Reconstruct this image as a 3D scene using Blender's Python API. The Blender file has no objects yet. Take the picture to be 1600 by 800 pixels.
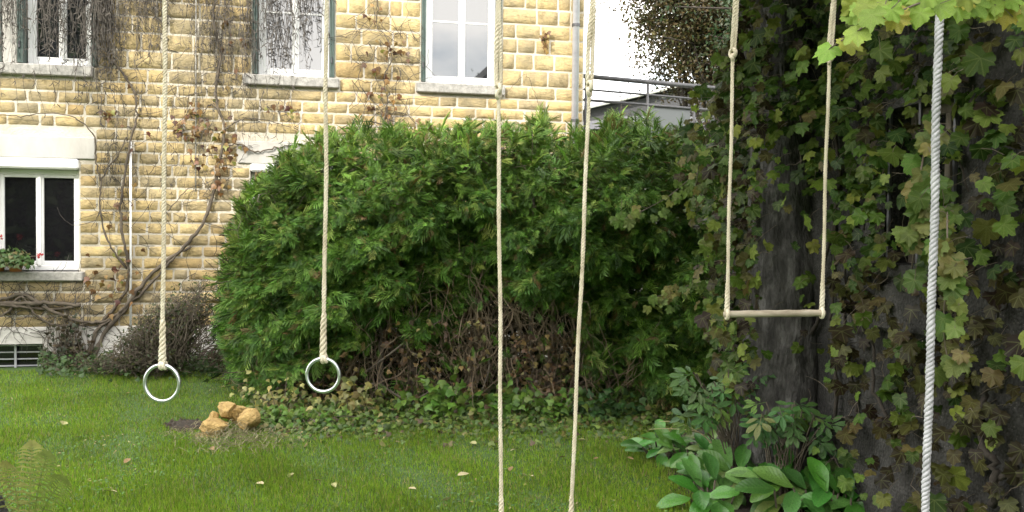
import bpy, math, random
import numpy as np
from mathutils import noise as mnoise
from mathutils import Vector, Matrix

random.seed(7)
RNG = np.random.default_rng(11)
R = math.radians
scene = bpy.context.scene
COL = scene.collection

# ------------------------------------------------------------------ camera
F = 1331.0                                   # focal length in pixels of a 1600 px wide picture
CAM = np.array([0.0, 0.0, 1.62])
PITCH, ROLL = R(1.5), R(0.62)
fwd = np.array([0, math.cos(PITCH), -math.sin(PITCH)])
r0 = np.array([1.0, 0, 0]); u0 = np.array([0, math.sin(PITCH), math.cos(PITCH)])
rc = r0 * math.cos(ROLL) + u0 * math.sin(ROLL)
uc = -r0 * math.sin(ROLL) + u0 * math.cos(ROLL)
cd = bpy.data.cameras.new('camera'); cam = bpy.data.objects.new('camera', cd); COL.objects.link(cam)
cd.sensor_width = 36.0; cd.lens = 36.0 * F / 1600.0; cd.clip_start = 0.05; cd.clip_end = 800
M4 = Matrix.Identity(4)
for i in range(3):
    M4[i][0] = rc[i]; M4[i][1] = uc[i]; M4[i][2] = -fwd[i]; M4[i][3] = CAM[i]
cam.matrix_world = M4
scene.camera = cam

# ------------------------------------------------------------------ sky and sun
SUN_EL, SUN_AZ = R(26), R(30)                # behind the viewer, to the left
w = bpy.data.worlds.new('World'); scene.world = w; w.use_nodes = True
nt = w.node_tree; nt.nodes.clear()
wo = nt.nodes.new('ShaderNodeOutputWorld'); bg = nt.nodes.new('ShaderNodeBackground')
sky = nt.nodes.new('ShaderNodeTexSky'); sky.sky_type = 'NISHITA'; sky.sun_disc = False
sky.sun_elevation = SUN_EL; sky.sun_rotation = R(210); sky.air_density = 1.0; sky.dust_density = 1.5
tc = nt.nodes.new('ShaderNodeTexCoord'); mp = nt.nodes.new('ShaderNodeMapping'); mp.inputs['Scale'].default_value = (1.6, 1.6, 4.0)
nz = nt.nodes.new('ShaderNodeTexNoise'); nz.inputs['Scale'].default_value = 1.7; nz.inputs['Detail'].default_value = 6; nz.inputs['Roughness'].default_value = 0.6
rp = nt.nodes.new('ShaderNodeValToRGB'); rp.color_ramp.elements[0].position = 0.30; rp.color_ramp.elements[1].position = 0.54
mx = nt.nodes.new('ShaderNodeMix'); mx.data_type = 'RGBA'
mx.inputs['B'].default_value = (13.4, 13.0, 12.4, 1)
nt.links.new(tc.outputs['Generated'], mp.inputs['Vector']); nt.links.new(mp.outputs['Vector'], nz.inputs['Vector'])
nt.links.new(nz.outputs['Fac'], rp.inputs['Fac']); nt.links.new(rp.outputs['Color'], mx.inputs['Factor'])
nt.links.new(sky.outputs['Color'], mx.inputs['A']); nt.links.new(mx.outputs['Result'], bg.inputs['Color'])
bg.inputs['Strength'].default_value = 0.15
nt.links.new(bg.outputs['Background'], wo.inputs['Surface'])
sd = bpy.data.lights.new('sun', 'SUN'); sun = bpy.data.objects.new('sun', sd); COL.objects.link(sun)
sd.energy = 2.0; sd.angle = R(0.6); sd.color = (1.0, 0.94, 0.84)
SV = Vector((-math.sin(SUN_AZ) * math.cos(SUN_EL), -math.cos(SUN_AZ) * math.cos(SUN_EL), math.sin(SUN_EL)))
sun.rotation_euler = SV.to_track_quat('Z', 'Y').to_euler(); sun.location = (-8, -14, 12)
scene.view_settings.view_transform = 'Standard'; scene.view_settings.look = 'None'
scene.view_settings.exposure = 1.45; scene.view_settings.gamma = 1.0
scene.view_settings.use_curve_mapping = False

# ------------------------------------------------------------------ pixel <-> world helpers (1600 x 800 photograph)
def P(x, y, D):
    d = fwd + rc * ((x - 800) / F) + uc * ((400 - y) / F)
    return CAM + d * (D / d[1])
def G(x, y, z=0.0):
    d = fwd + rc * ((x - 800) / F) + uc * ((400 - y) / F)
    return CAM + d * ((z - CAM[2]) / d[2])
def proj(p):
    q = np.asarray(p, float) - CAM
    d = q @ fwd
    return 800 + F * (q @ rc) / d, 400 - F * (q @ uc) / d
HROT = R(11.75); HZ0 = 11.0
HT = np.array([math.cos(HROT), math.sin(HROT), 0]); HN = np.array([math.sin(HROT), -math.cos(HROT), 0])
def W(x, y):                                  # pixel -> (s, z) on the house wall
    d = fwd + rc * ((x - 800) / F) + uc * ((400 - y) / F)
    o = np.array([0, HZ0, 0])
    t = ((o - CAM) @ HN) / (d @ HN)
    p = CAM + d * t
    return float((p - o) @ HT), float(p[2])
def HW(s, out, z):                            # house coords -> world
    return np.array([0, HZ0, 0]) + HT * s + HN * out + np.array([0, 0, z])

# ------------------------------------------------------------------ object helpers
def tag(o, label=None, cat=None, group=None, kind=None):
    if label: o['label'] = label
    if cat: o['category'] = cat
    if group: o['group'] = group
    if kind: o['kind'] = kind
    return o
def empty(name, loc, label, cat, rz=0.0, group=None):
    o = bpy.data.objects.new(name, None); COL.objects.link(o); o.empty_display_size = 0.1
    o.location = loc; o.rotation_euler = (0, 0, rz)
    return tag(o, label, cat, group)
def mesh(name, V, Fc, mat, parent=None, smooth=False, col=None, uv=None, world=False):
    """V (n,3), Fc list of index tuples or (m,k) array. world=True: V are world coords, moved into the parent's space."""
    me = bpy.data.meshes.new(name)
    V = np.asarray(V, dtype=np.float64)
    if world and parent is not None:
        mi = np.array(wmat(parent).inverted()); V = V @ mi[:3, :3].T + mi[:3, 3]
    if isinstance(Fc, np.ndarray):
        m, k = Fc.shape
        me.vertices.add(len(V)); me.vertices.foreach_set('co', V.astype(np.float32).ravel())
        me.loops.add(m * k); me.loops.foreach_set('vertex_index', Fc.astype(np.int32).ravel())
        me.polygons.add(m); me.polygons.foreach_set('loop_start', np.arange(0, m * k, k, dtype=np.int32))
        me.update(calc_edges=True)
    else:
        me.from_pydata([tuple(v) for v in V], [], Fc); me.update()
    if smooth: me.polygons.foreach_set('use_smooth', [True] * len(me.polygons))
    if col is not None:
        a = me.color_attributes.new('col', 'FLOAT_COLOR', 'POINT')
        c = np.ones((len(V), 4), np.float32); c[:, :3] = col; a.data.foreach_set('color', c.ravel())
    if uv is not None:
        l = me.uv_layers.new(name='UVMap'); li = np.empty(len(me.loops), np.int32); me.loops.foreach_get('vertex_index', li)
        l.data.foreach_set('uv', np.asarray(uv, np.float32)[li].ravel())
    if mat: me.materials.append(mat)
    o = bpy.data.objects.new(name, me); COL.objects.link(o)
    if parent is not None: o.parent = parent
    return o
def wmat(o):
    m = Matrix.LocRotScale(o.location, o.rotation_euler, o.scale)
    return wmat(o.parent) @ m if o.parent else m
class MB:
    def __init__(s): s.V = []; s.F = []; s.n = 0
    def add(s, V, Fc):
        V = np.asarray(V, float); s.V.append(V); s.F += [tuple(int(i) + s.n for i in f) for f in Fc]; s.n += len(V); return s
    def box(s, a, b, bev=0.0):
        x0, y0, z0 = [min(p, q) for p, q in zip(a, b)]; x1, y1, z1 = [max(p, q) for p, q in zip(a, b)]
        e = bev
        if e <= 0:
            V = [(x, y, z) for x in (x0, x1) for y in (y0, y1) for z in (z0, z1)]
            return s.add(V, [(0, 1, 3, 2), (4, 6, 7, 5), (0, 4, 5, 1), (2, 3, 7, 6), (0, 2, 6, 4), (1, 5, 7, 3)])
        V = []; idx = {}
        for ix, x in enumerate((x0, x1)):
            for iy, y in enumerate((y0, y1)):
                for iz, z in enumerate((z0, z1)):
                    sx, sy, sz = (1 - 2 * ix), (1 - 2 * iy), (1 - 2 * iz)
                    for ax in range(3):
                        p = [x + sx * e, y + sy * e, z + sz * e]; p[ax] = (x, y, z)[ax]
                        idx[(ix, iy, iz, ax)] = len(V); V.append(p)
        Fc = []
        for ax in range(3):
            o1, o2 = [(1, 2), (0, 2), (0, 1)][ax]
            for sd_ in (0, 1):
                q = []
                for (a1, a2) in ((0, 0), (1, 0), (1, 1), (0, 1)):
                    k = [0, 0, 0]; k[ax] = sd_; k[o1] = a1; k[o2] = a2; q.append(idx[(*k, ax)])
                if (sd_ == 0) ^ (ax == 1): q = q[::-1]
                Fc.append(q)
            for a1 in (0, 1):
                for a2 in (0, 1):
                    k0 = [0, 0, 0]; k0[o1] = a1; k0[o2] = a2; k1 = list(k0); k1[ax] = 1
                    Fc.append([idx[(*k0, o1)], idx[(*k1, o1)], idx[(*k1, o2)], idx[(*k0, o2)]])
        for ix in (0, 1):
            for iy in (0, 1):
                for iz in (0, 1): Fc.append([idx[(ix, iy, iz, a)] for a in range(3)])
        return s.add(V, Fc)
    def tube(s, pts, rad, sides=6, cap=True):
        V, Fc = tube_geo(pts, rad, sides, cap); return s.add(V, Fc)
    def build(s, name, mat, parent=None, smooth=False, world=False):
        return mesh(name, np.concatenate(s.V), s.F, mat, parent, smooth, world=world)
def tube_geo(pts, rad, sides=6, cap=True):
    pts = np.asarray(pts, float); n = len(pts)
    rad = np.full(n, rad, float) if np.isscalar(rad) else np.asarray(rad, float)
    T = np.gradient(pts, axis=0); T /= (np.linalg.norm(T, axis=1, keepdims=True) + 1e-9)
    ref = np.array([0.13, 0.97, 0.21]) if abs(T[0][1]) < 0.8 else np.array([0.97, 0.1, 0.2])
    A = np.empty((n, 3)); a = ref
    for i in range(n):
        a = a - T[i] * (a @ T[i]); a = a / (np.linalg.norm(a) + 1e-9); A[i] = a
    B = np.cross(T, A)
    th = np.arange(sides) * 2 * math.pi / sides
    V = (pts[:, None, :] + rad[:, None, None] * (np.cos(th)[None, :, None] * A[:, None, :] + np.sin(th)[None, :, None] * B[:, None, :])).reshape(-1, 3)
    Fc = [(i * sides + j, i * sides + (j + 1) % sides, (i + 1) * sides + (j + 1) % sides, (i + 1) * sides + j) for i in range(n - 1) for j in range(sides)]
    if cap: Fc += [tuple(range(sides - 1, -1, -1)), tuple((n - 1) * sides + j for j in range(sides))]
    return V, Fc
def bez(pts, n=24):                            # Catmull-Rom through the points
    p = np.asarray(pts, float); p = np.vstack([2 * p[0] - p[1], p, 2 * p[-1] - p[-2]]); out = []
    m = len(p) - 3; k = max(2, n // m)
    for i in range(m):
        for t in np.linspace(0, 1, k, endpoint=(i == m - 1)):
            a, b, c, d = p[i:i + 4]
            out.append(0.5 * ((2 * b) + (-a + c) * t + (2 * a - 5 * b + 4 * c - d) * t * t + (-a + 3 * b - 3 * c + d) * t ** 3))
    return np.array(out)
def nrm(a): return a / (np.linalg.norm(a, axis=-1, keepdims=True) + 1e-9)
def frames(N, tip):                            # rotation whose z is the normal and y points to the tip
    z = nrm(np.asarray(N, float)); t = np.asarray(tip, float)
    y = nrm(t - z * np.sum(t * z, axis=1, keepdims=True)); x = np.cross(y, z)
    return np.stack([x, y, z], axis=2)
def scatter(name, tv, tf, pos, rot, scl, col, mat, parent=None, uv=None, kind='stuff', smooth=False):
    """many copies of a small leaf template joined into one mesh (world coordinates)"""
    tv = np.asarray(tv, float); tf = np.asarray(tf, int); N = len(pos)
    if np.ndim(scl) == 1: scl = scl[:, None]
    L = tv[None] * (scl[:, None, :])
    V = np.einsum('nij,nvj->nvi', rot, L) + np.asarray(pos)[:, None, :]
    Fc = (tf[None] + (np.arange(N) * len(tv))[:, None, None]).reshape(-1, tf.shape[1])
    c = np.repeat(col, len(tv), axis=0)
    u = np.tile(tv[:, :2], (N, 1)) if uv else None
    o = mesh(name, V.reshape(-1, 3), Fc, mat, parent, smooth, col=c, uv=u, world=parent is not None)
    if kind: o['kind'] = kind
    return o
def rnd(a, b, n=None): return RNG.uniform(a, b, n)
def pick_cols(n, cols, wts, jit=0.25):
    c = np.array(cols)[RNG.choice(len(cols), n, p=np.array(wts) / sum(wts))]
    return np.clip(c * (1 + rnd(-jit, jit, (n, 1))) * (1 + rnd(-0.1, 0.1, (n, 3))), 0.003, 0.9)

# ------------------------------------------------------------------ materials
def newmat(name):
    m = bpy.data.materials.new(name); m.use_nodes = True
    return m, m.node_tree, m.node_tree.nodes['Principled BSDF']
def N(t, typ, **kw):
    n = t.nodes.new(typ)
    for k, v in kw.items():
        if k in n.inputs: n.inputs[k].default_value = v
        else: setattr(n, k, v)
    return n
def ramp(t, stops):
    r = t.nodes.new('ShaderNodeValToRGB'); e = r.color_ramp.elements
    while len(e) < len(stops): e.new(0.5)
    for k, (p, c) in enumerate(stops): e[k].position = p; e[k].color = (*c, 1) if len(c) == 3 else c
    return r
def noisy(name, c0, c1, scale=6.0, rough=0.8, bump=0.2, bscale=40.0, metal=0.0, dist=0.02, stretch=None, c2=None):
    m, t, b = newmat(name)
    co = N(t, 'ShaderNodeTexCoord'); v = co.outputs['Object']
    if stretch:
        mpn = t.nodes.new('ShaderNodeMapping'); mpn.inputs['Scale'].default_value = stretch
        t.links.new(v, mpn.inputs['Vector']); v = mpn.outputs['Vector']
    n1 = N(t, 'ShaderNodeTexNoise', Scale=scale, Detail=6.0, Roughness=0.65); t.links.new(v, n1.inputs['Vector'])
    st = [(0.3, c0), (0.7, c1)] if c2 is None else [(0.25, c0), (0.5, c1), (0.75, c2)]
    r = ramp(t, st); t.links.new(n1.outputs['Fac'], r.inputs['Fac']); t.links.new(r.outputs['Color'], b.inputs['Base Color'])
    b.inputs['Roughness'].default_value = rough; b.inputs['Metallic'].default_value = metal
    if bump:
        n2 = N(t, 'ShaderNodeTexNoise', Scale=bscale, Detail=5.0); t.links.new(v, n2.inputs['Vector'])
        bp = N(t, 'ShaderNodeBump', Strength=bump, Distance=dist); t.links.new(n2.outputs['Fac'], bp.inputs['Height']); t.links.new(bp.outputs['Normal'], b.inputs['Normal'])
    return m
def leafmat(name, rough=0.45, trans=0.3, veins=False, spec=0.4, objrand=False):
    m, t, b = newmat(name)
    at = N(t, 'ShaderNodeAttribute'); at.attribute_name = 'col'; cl = at.outputs['Color']
    if objrand:
        oi = N(t, 'ShaderNodeObjectInfo'); cl = oi.outputs['Color']
    if veins:
        uvn = N(t, 'ShaderNodeUVMap'); sp = N(t, 'ShaderNodeSeparateXYZ'); t.links.new(uvn.outputs['UV'], sp.inputs[0])
        def mth(op, a, b_=None):
            n = N(t, 'ShaderNodeMath'); n.operation = op
            for i, q in enumerate((a, b_)):
                if q is None: continue
                if isinstance(q, (int, float)): n.inputs[i].default_value = q
                else: t.links.new(q, n.inputs[i])
            return n.outputs[0]
        an = mth('ABSOLUTE', mth('ARCTAN2', sp.outputs[0], mth('ADD', sp.outputs[1], 0.02)))
        ln = N(t, 'ShaderNodeVectorMath'); ln.operation = 'LENGTH'; t.links.new(uvn.outputs['UV'], ln.inputs[0]); rr = ln.outputs['Value']
        d = mth('MINIMUM', an, mth('MINIMUM', mth('ABSOLUTE', mth('SUBTRACT', an, 0.75)), mth('ABSOLUTE', mth('SUBTRACT', an, 1.65))))
        vr = ramp(t, [(0.008, (1, 1, 1)), (0.035, (0, 0, 0))]); t.links.new(mth('MULTIPLY', d, rr), vr.inputs['Fac'])
        mx_ = N(t, 'ShaderNodeMix', data_type='RGBA'); t.links.new(mth('MULTIPLY', vr.outputs['Color'], 0.22), mx_.inputs['Factor'])
        t.links.new(cl, mx_.inputs['A']); mx_.inputs['B'].default_value = (0.30, 0.34, 0.12, 1); cl = mx_.outputs['Result']
    co = N(t, 'ShaderNodeTexCoord'); n1 = N(t, 'ShaderNodeTexNoise', Scale=28.0, Detail=3.0); t.links.new(co.outputs['Object'], n1.inputs['Vector'])
    rr_ = ramp(t, [(0.3, (0.72, 0.72, 0.72)), (0.7, (1.2, 1.2, 1.15))]); t.links.new(n1.outputs['Fac'], rr_.inputs['Fac'])
    mu = N(t, 'ShaderNodeMix', data_type='RGBA', blend_type='MULTIPLY'); mu.inputs['Factor'].default_value = 1.0
    t.links.new(cl, mu.inputs['A']); t.links.new(rr_.outputs['Color'], mu.inputs['B']); cl = mu.outputs['Result']
    t.links.new(cl, b.inputs['Base Color']); b.inputs['Roughness'].default_value = rough; b.inputs['Specular IOR Level'].default_value = spec
    tr = N(t, 'ShaderNodeBsdfTranslucent'); t.links.new(cl, tr.inputs['Color'])
    ms = N(t, 'ShaderNodeMixShader'); ms.inputs[0].default_value = trans
    t.links.new(b.outputs[0], ms.inputs[1]); t.links.new(tr.outputs[0], ms.inputs[2])
    t.links.new(ms.outputs[0], t.nodes['Material Output'].inputs['Surface'])
    return m

M = {}
def stone_mat():
    m, t, b = newmat('ochre_stone')
    co = N(t, 'ShaderNodeTexCoord'); oi = N(t, 'ShaderNodeObjectInfo'); ge = N(t, 'ShaderNodeNewGeometry')
    r1 = ramp(t, [(0.0, (0.40, 0.29, 0.14)), (0.2, (0.52, 0.40, 0.20)), (0.4, (0.40, 0.32, 0.18)), (0.6, (0.56, 0.44, 0.23)), (0.8, (0.46, 0.345, 0.16)), (1.0, (0.34, 0.285, 0.18))])
    t.links.new(oi.outputs['Random'], r1.inputs['Fac'])
    n1 = N(t, 'ShaderNodeTexNoise', Scale=9.0, Detail=6.0, Roughness=0.7); t.links.new(ge.outputs['Position'], n1.inputs['Vector'])
    r2 = ramp(t, [(0.3, (0.52, 0.52, 0.50)), (0.5, (1.0, 1.0, 1.0)), (0.75, (1.25, 1.2, 1.05))]); t.links.new(n1.outputs['Fac'], r2.inputs['Fac'])
    mu = N(t, 'ShaderNodeMix', data_type='RGBA', blend_type='MULTIPLY'); mu.inputs['Factor'].default_value = 1.0
    t.links.new(r1.outputs['Color'], mu.inputs['A']); t.links.new(r2.outputs['Color'], mu.inputs['B'])
    # grey lichen and soot in patches over several courses
    n2 = N(t, 'ShaderNodeTexNoise', Scale=1.1, Detail=7.0, Roughness=0.7); t.links.new(ge.outputs['Position'], n2.inputs['Vector'])
    r3 = ramp(t, [(0.46, (0, 0, 0)), (0.62, (0.8, 0.8, 0.8))]); t.links.new(n2.outputs['Fac'], r3.inputs['Fac'])
    mg = N(t, 'ShaderNodeMix', data_type='RGBA'); t.links.new(r3.outputs['Color'], mg.inputs['Factor']); t.links.new(mu.outputs['Result'], mg.inputs['A'])
    mg.inputs['B'].default_value = (0.25, 0.215, 0.14, 1)
    t.links.new(mg.outputs['Result'], b.inputs['Base Color']); b.inputs['Roughness'].default_value = 0.9; b.inputs['Specular IOR Level'].default_value = 0.2
    n3 = N(t, 'ShaderNodeTexNoise', Scale=30.0, Detail=8.0, Roughness=0.72); mpz = t.nodes.new('ShaderNodeMapping'); mpz.inputs['Scale'].default_value = (.7, .7, 1.5); t.links.new(ge.outputs['Position'], mpz.inputs['Vector']); t.links.new(mpz.outputs['Vector'], n3.inputs['Vector'])
    bp = N(t, 'ShaderNodeBump', Strength=0.9, Distance=0.03); t.links.new(n3.outputs['Fac'], bp.inputs['Height']); t.links.new(bp.outputs['Normal'], b.inputs['Normal'])
    return m
M['stone'] = stone_mat()
M['mortar'] = noisy('lime_mortar', (0.32, 0.28, 0.21), (0.49, 0.45, 0.37), 3.2, 0.95, 0.6, 45, c2=(0.56, 0.51, 0.43))
M['render'] = noisy('pale_render', (0.34, 0.325, 0.295), (0.45, 0.435, 0.40), 3, 0.9, 0.15, 50, stretch=(1, 1, 0.4))
M['plinth'] = noisy('plinth_render', (0.36, 0.34, 0.30), (0.56, 0.54, 0.50), 2.5, 0.95, 0.3, 40, c2=(0.62, 0.60, 0.56))
M['sill'] = noisy('sill_stone', (0.17, 0.165, 0.15), (0.38, 0.365, 0.335), 22, 0.85, 0.2, 60)
M['pvc'] = noisy('white_frame', (0.74, 0.74, 0.73), (0.80, 0.80, 0.79), 5, 0.35, 0, 1)
M['shutter'] = noisy('green_shutter', (0.045, 0.075, 0.065), (0.08, 0.115, 0.10), 7, 0.5, 0.1, 30)
M['zinc'] = noisy('zinc_pipe', (0.42, 0.42, 0.46), (0.56, 0.56, 0.60), 8, 0.45, 0.05, 30, metal=0.35)
M['slate'] = noisy('slate_roof', (0.035, 0.035, 0.04), (0.065, 0.065, 0.07), 20, 0.7, 0.3, 30)
M['rope'] = noisy('hemp_rope', (0.44, 0.38, 0.27), (0.64, 0.57, 0.43), 9, 0.9, 0.8, 260, dist=0.004, c2=(0.74, 0.69, 0.56))
M['rope_grey'] = noisy('grey_rope', (0.36, 0.36, 0.38), (0.56, 0.56, 0.58), 7, 0.8, 0.5, 220, dist=0.004)
M['steel'] = noisy('galvanised_steel', (0.55, 0.57, 0.60), (0.72, 0.74, 0.77), 25, 0.32, 0.05, 60, metal=1.0)
M['bar'] = noisy('weathered_wood', (0.14, 0.11, 0.075), (0.36, 0.31, 0.23), 22, 0.85, 0.7, 60, stretch=(0.3, 1, 1), dist=0.004, c2=(0.46, 0.41, 0.33))
M['beam'] = noisy('beam_wood', (0.16, 0.12, 0.08), (0.26, 0.20, 0.14), 6, 0.85, 0.3, 30, stretch=(0.2, 1, 1))
M['bark'] = noisy('grey_bark', (0.10, 0.085, 0.065), (0.22, 0.19, 0.15), 18, 0.95, 0.5, 60, stretch=(1, 1, 0.3))
M['twig_dark'] = noisy('dark_twig', (0.028, 0.024, 0.021), (0.10, 0.088, 0.075), 9, 0.95, 0, 1)
M['vine_wood'] = noisy('vine_wood', (0.022, 0.018, 0.014), (0.055, 0.045, 0.035), 18, 0.95, 0.4, 60)
M['twig_pale'] = noisy('pale_twig', (0.08, 0.058, 0.036), (0.25, 0.195, 0.13), 7, 0.95, 0, 1)
M['twig'] = noisy('dry_twig', (0.05, 0.039, 0.028), (0.14, 0.115, 0.085), 9, 0.95, 0, 1)
M['twig_brown'] = noisy('brown_twig', (0.085, 0.066, 0.048), (0.21, 0.175, 0.135), 9, 0.95, 0, 1)
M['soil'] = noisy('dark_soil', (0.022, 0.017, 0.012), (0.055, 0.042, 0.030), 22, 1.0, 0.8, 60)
M['rock'] = noisy('ochre_rubble', (0.16, 0.11, 0.05), (0.43, 0.29, 0.105), 11, 0.95, 0.9, 55, c2=(0.50, 0.36, 0.15))
M['terracotta'] = noisy('terracotta', (0.42, 0.13, 0.05), (0.52, 0.18, 0.08), 12, 0.8, 0.1, 40)
M['leaf'] = leafmat('leaf')
M['conifer'] = leafmat('conifer_leaf', 0.5, 0.14, spec=0.25)
M['vine'] = leafmat('vine_leaf', 0.5, 0.32, veins=True, objrand=False, spec=0.25)
M['vine_one'] = leafmat('vine_leaf_single', 0.5, 0.32, veins=True, objrand=True, spec=0.25)
M['glossy'] = leafmat('glossy_leaf', 0.36, 0.12, objrand=True, spec=0.5)
def veined(m):
    t = m.node_tree; b = t.nodes['Principled BSDF']; src = b.inputs['Base Color'].links[0].from_socket
    co = N(t, 'ShaderNodeTexCoord'); sp = N(t, 'ShaderNodeSeparateXYZ'); t.links.new(co.outputs['Object'], sp.inputs[0])
    def mth(op, a, c):
        n = N(t, 'ShaderNodeMath'); n.operation = op
        for i, q in enumerate((a, c)):
            if isinstance(q, (int, float)): n.inputs[i].default_value = q
            else: t.links.new(q, n.inputs[i])
        return n.outputs[0]
    ax = mth('ABSOLUTE', sp.outputs[0], 0.0); w_ = mth('SINE', mth('MULTIPLY', mth('SUBTRACT', sp.outputs[1], mth('MULTIPLY', ax, 1.3)), 48.0), 0.0)
    side = ramp(t, [(0.86, (0, 0, 0)), (1.0, (.55, .55, .55))]); t.links.new(w_, side.inputs['Fac']); mid = ramp(t, [(0.008, (1, 1, 1)), (0.022, (0, 0, 0))]); t.links.new(ax, mid.inputs['Fac'])
    f = mth('MAXIMUM', side.outputs['Color'], mid.outputs['Color']); mx_ = N(t, 'ShaderNodeMix', data_type='RGBA'); t.links.new(mth('MULTIPLY', f, .13), mx_.inputs['Factor'])
    t.links.new(src, mx_.inputs['A']); mx_.inputs['B'].default_value = (.22, .34, .11, 1); t.links.new(mx_.outputs['Result'], b.inputs['Base Color'])
    bp = N(t, 'ShaderNodeBump', Strength=.08, Distance=.01); t.links.new(w_, bp.inputs['Height']); t.links.new(bp.outputs['Normal'], b.inputs['Normal'])
veined(M['glossy'])
M['soft'] = leafmat('soft_leaf', 0.5, 0.25, objrand=True)
M['grass'] = leafmat('grass_blade', 0.5, 0.3, spec=0.3)
def glass_mat(name, ior, tint):
    m, t, b = newmat(name)
    b.inputs['Base Color'].default_value = (*tint, 1); b.inputs['Roughness'].default_value = 0.02; b.inputs['IOR'].default_value = ior
    co = N(t, 'ShaderNodeTexCoord'); n1 = N(t, 'ShaderNodeTexNoise', Scale=1.5, Detail=1.0); t.links.new(co.outputs['Object'], n1.inputs['Vector'])
    bp = N(t, 'ShaderNodeBump', Strength=0.05, Distance=0.02); t.links.new(n1.outputs['Fac'], bp.inputs['Height']); t.links.new(bp.outputs['Normal'], b.inputs['Normal'])
    return m
M['glass'] = glass_mat('coated_glass', 2.25, (0.02, 0.022, 0.025))
M['glass_dark'] = glass_mat('plain_glass', 1.6, (0.008, 0.008, 0.009))
def roughcast():
    m, t, b = newmat('old_roughcast')
    ge = N(t, 'ShaderNodeNewGeometry')
    n1 = N(t, 'ShaderNodeTexNoise', Scale=2.2, Detail=8.0, Roughness=0.7); t.links.new(ge.outputs['Position'], n1.inputs['Vector'])
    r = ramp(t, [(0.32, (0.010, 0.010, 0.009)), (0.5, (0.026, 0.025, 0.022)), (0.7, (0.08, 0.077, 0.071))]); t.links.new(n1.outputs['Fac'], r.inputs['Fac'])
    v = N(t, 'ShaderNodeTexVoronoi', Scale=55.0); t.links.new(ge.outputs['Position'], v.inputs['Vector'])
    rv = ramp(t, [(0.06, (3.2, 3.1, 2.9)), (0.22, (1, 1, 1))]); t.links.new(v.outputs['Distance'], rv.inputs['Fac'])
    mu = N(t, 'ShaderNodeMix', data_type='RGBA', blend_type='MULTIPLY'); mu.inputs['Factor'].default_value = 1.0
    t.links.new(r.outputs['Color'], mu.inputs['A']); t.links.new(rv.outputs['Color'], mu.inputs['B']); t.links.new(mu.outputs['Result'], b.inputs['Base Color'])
    b.inputs['Roughness'].default_value = 1.0
    bp = N(t, 'ShaderNodeBump', Strength=0.8, Distance=0.012); t.links.new(v.outputs['Distance'], bp.inputs['Height']); t.links.new(bp.outputs['Normal'], b.inputs['Normal'])
    return m
M['roughcast'] = roughcast()
def frost():
    m, t, b = newmat('frosted_panel')
    b.inputs['Base Color'].default_value = (0.075, 0.083, 0.086, 1); b.inputs['Roughness'].default_value = 0.4
    return m
M['frost'] = frost()
M['iron'] = noisy('grey_iron', (0.045, 0.045, 0.05), (0.08, 0.08, 0.085), 10, 0.5, 0, 1, metal=0.3)

# ------------------------------------------------------------------ leaf templates (tip along +y, normal +z)
def fan(out, c, zf):
    V = [(c[0], c[1], zf(c[0], c[1]))] + [(x, y, zf(x, y)) for x, y in out]; n = len(out)
    return np.array(V), np.array([(0, i + 1, (i + 1) % n + 1) for i in range(n)])
def grape(k):
    rg = random.Random(k); pts = []
    A = [(-168, .34), (-150, .56), (-138, .60), (-128, .66), (-118, .66), (-108, .76), (-99, .70), (-90, .74), (-80, .64), (-70, .62), (-62, .76), (-54, .80), (-46, .90), (-37, .80), (-29, .78), (-22, .70), (-15, .86), (-8, .90), (0, 1.04),
         (8, .90), (15, .86), (22, .70), (29, .78), (37, .80), (46, .90), (54, .80), (62, .76), (70, .62), (80, .64), (90, .74), (99, .70), (108, .76), (118, .66), (128, .66), (138, .60), (150, .56), (168, .34)]
    for a, r in A:
        r2 = r * rg.uniform(.9, 1.1) * .9; pts.append((r2 * math.sin(R(a)), r2 * math.cos(R(a)) * 1.0))
    fx = rg.uniform(-.2, .6); ty = rg.uniform(.0, .5); wv = rg.uniform(0.05, .12); ph = rg.uniform(0, 6)
    return fan(pts, (0, 0.02), lambda x, y: -fx * x * x * .8 - ty * y * abs(y) * .5 + wv * math.sin(7 * x + ph) * math.cos(6 * y))
GR = [grape(k) for k in range(6)]
IVY = fan([(-.28, -.12), (-.5, .25), (-.22, .45), (0, 1.0), (.22, .45), (.5, .25), (.28, -.12)], (0, .15), lambda x, y: -.3 * abs(x) - .15 * y * y)
OVAL = fan([(-.16, .12), (-.3, .45), (-.18, .8), (0, 1), (.18, .8), (.3, .45), (.16, .12), (0, 0)], (0, .45), lambda x, y: .22 * abs(x) - .2 * y * y)
RHOMB = (np.array([(0, 0, 0), (-.28, .5, .08), (0, 1, -.12), (.28, .5, .08)]), np.array([(0, 2, 1), (0, 3, 2)]))
def spray(k):
    rg = random.Random(100 + k); V = []; Fc = []
    def lobe(x, y, a, L, wd, z):
        dx, dy = math.sin(a), math.cos(a); n = len(V)
        V.extend([(x - dy * wd * .5, y + dx * wd * .5, z), (x + dx * L * .55 - dy * wd, y + dy * L * .55 + dx * wd, z + .01), (x + dx * L, y + dy * L, z - .05 * L), (x + dx * L * .5 + dy * wd, y + dy * L * .5 - dx * wd, z - .01)])
        Fc.extend([(n, n + 1, n + 2), (n, n + 2, n + 3)])
    lobe(0, 0, 0, 1.0, .03, 0)
    for i in range(5):
        y = .08 + i * .17
        for s in (-1, 1):
            L = (.55 - .055 * i) * rg.uniform(.7, 1.25); lobe(0, y + s * .03, s * rg.uniform(.45, .85), L, .032, -.06 * y * y + rg.uniform(-.03, .03))
    V = np.array(V); V[:, 2] -= .25 * V[:, 1] ** 2 + .15 * np.abs(V[:, 0])
    return V, np.array(Fc)
SPR = [spray(k) for k in range(3)]
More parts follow.
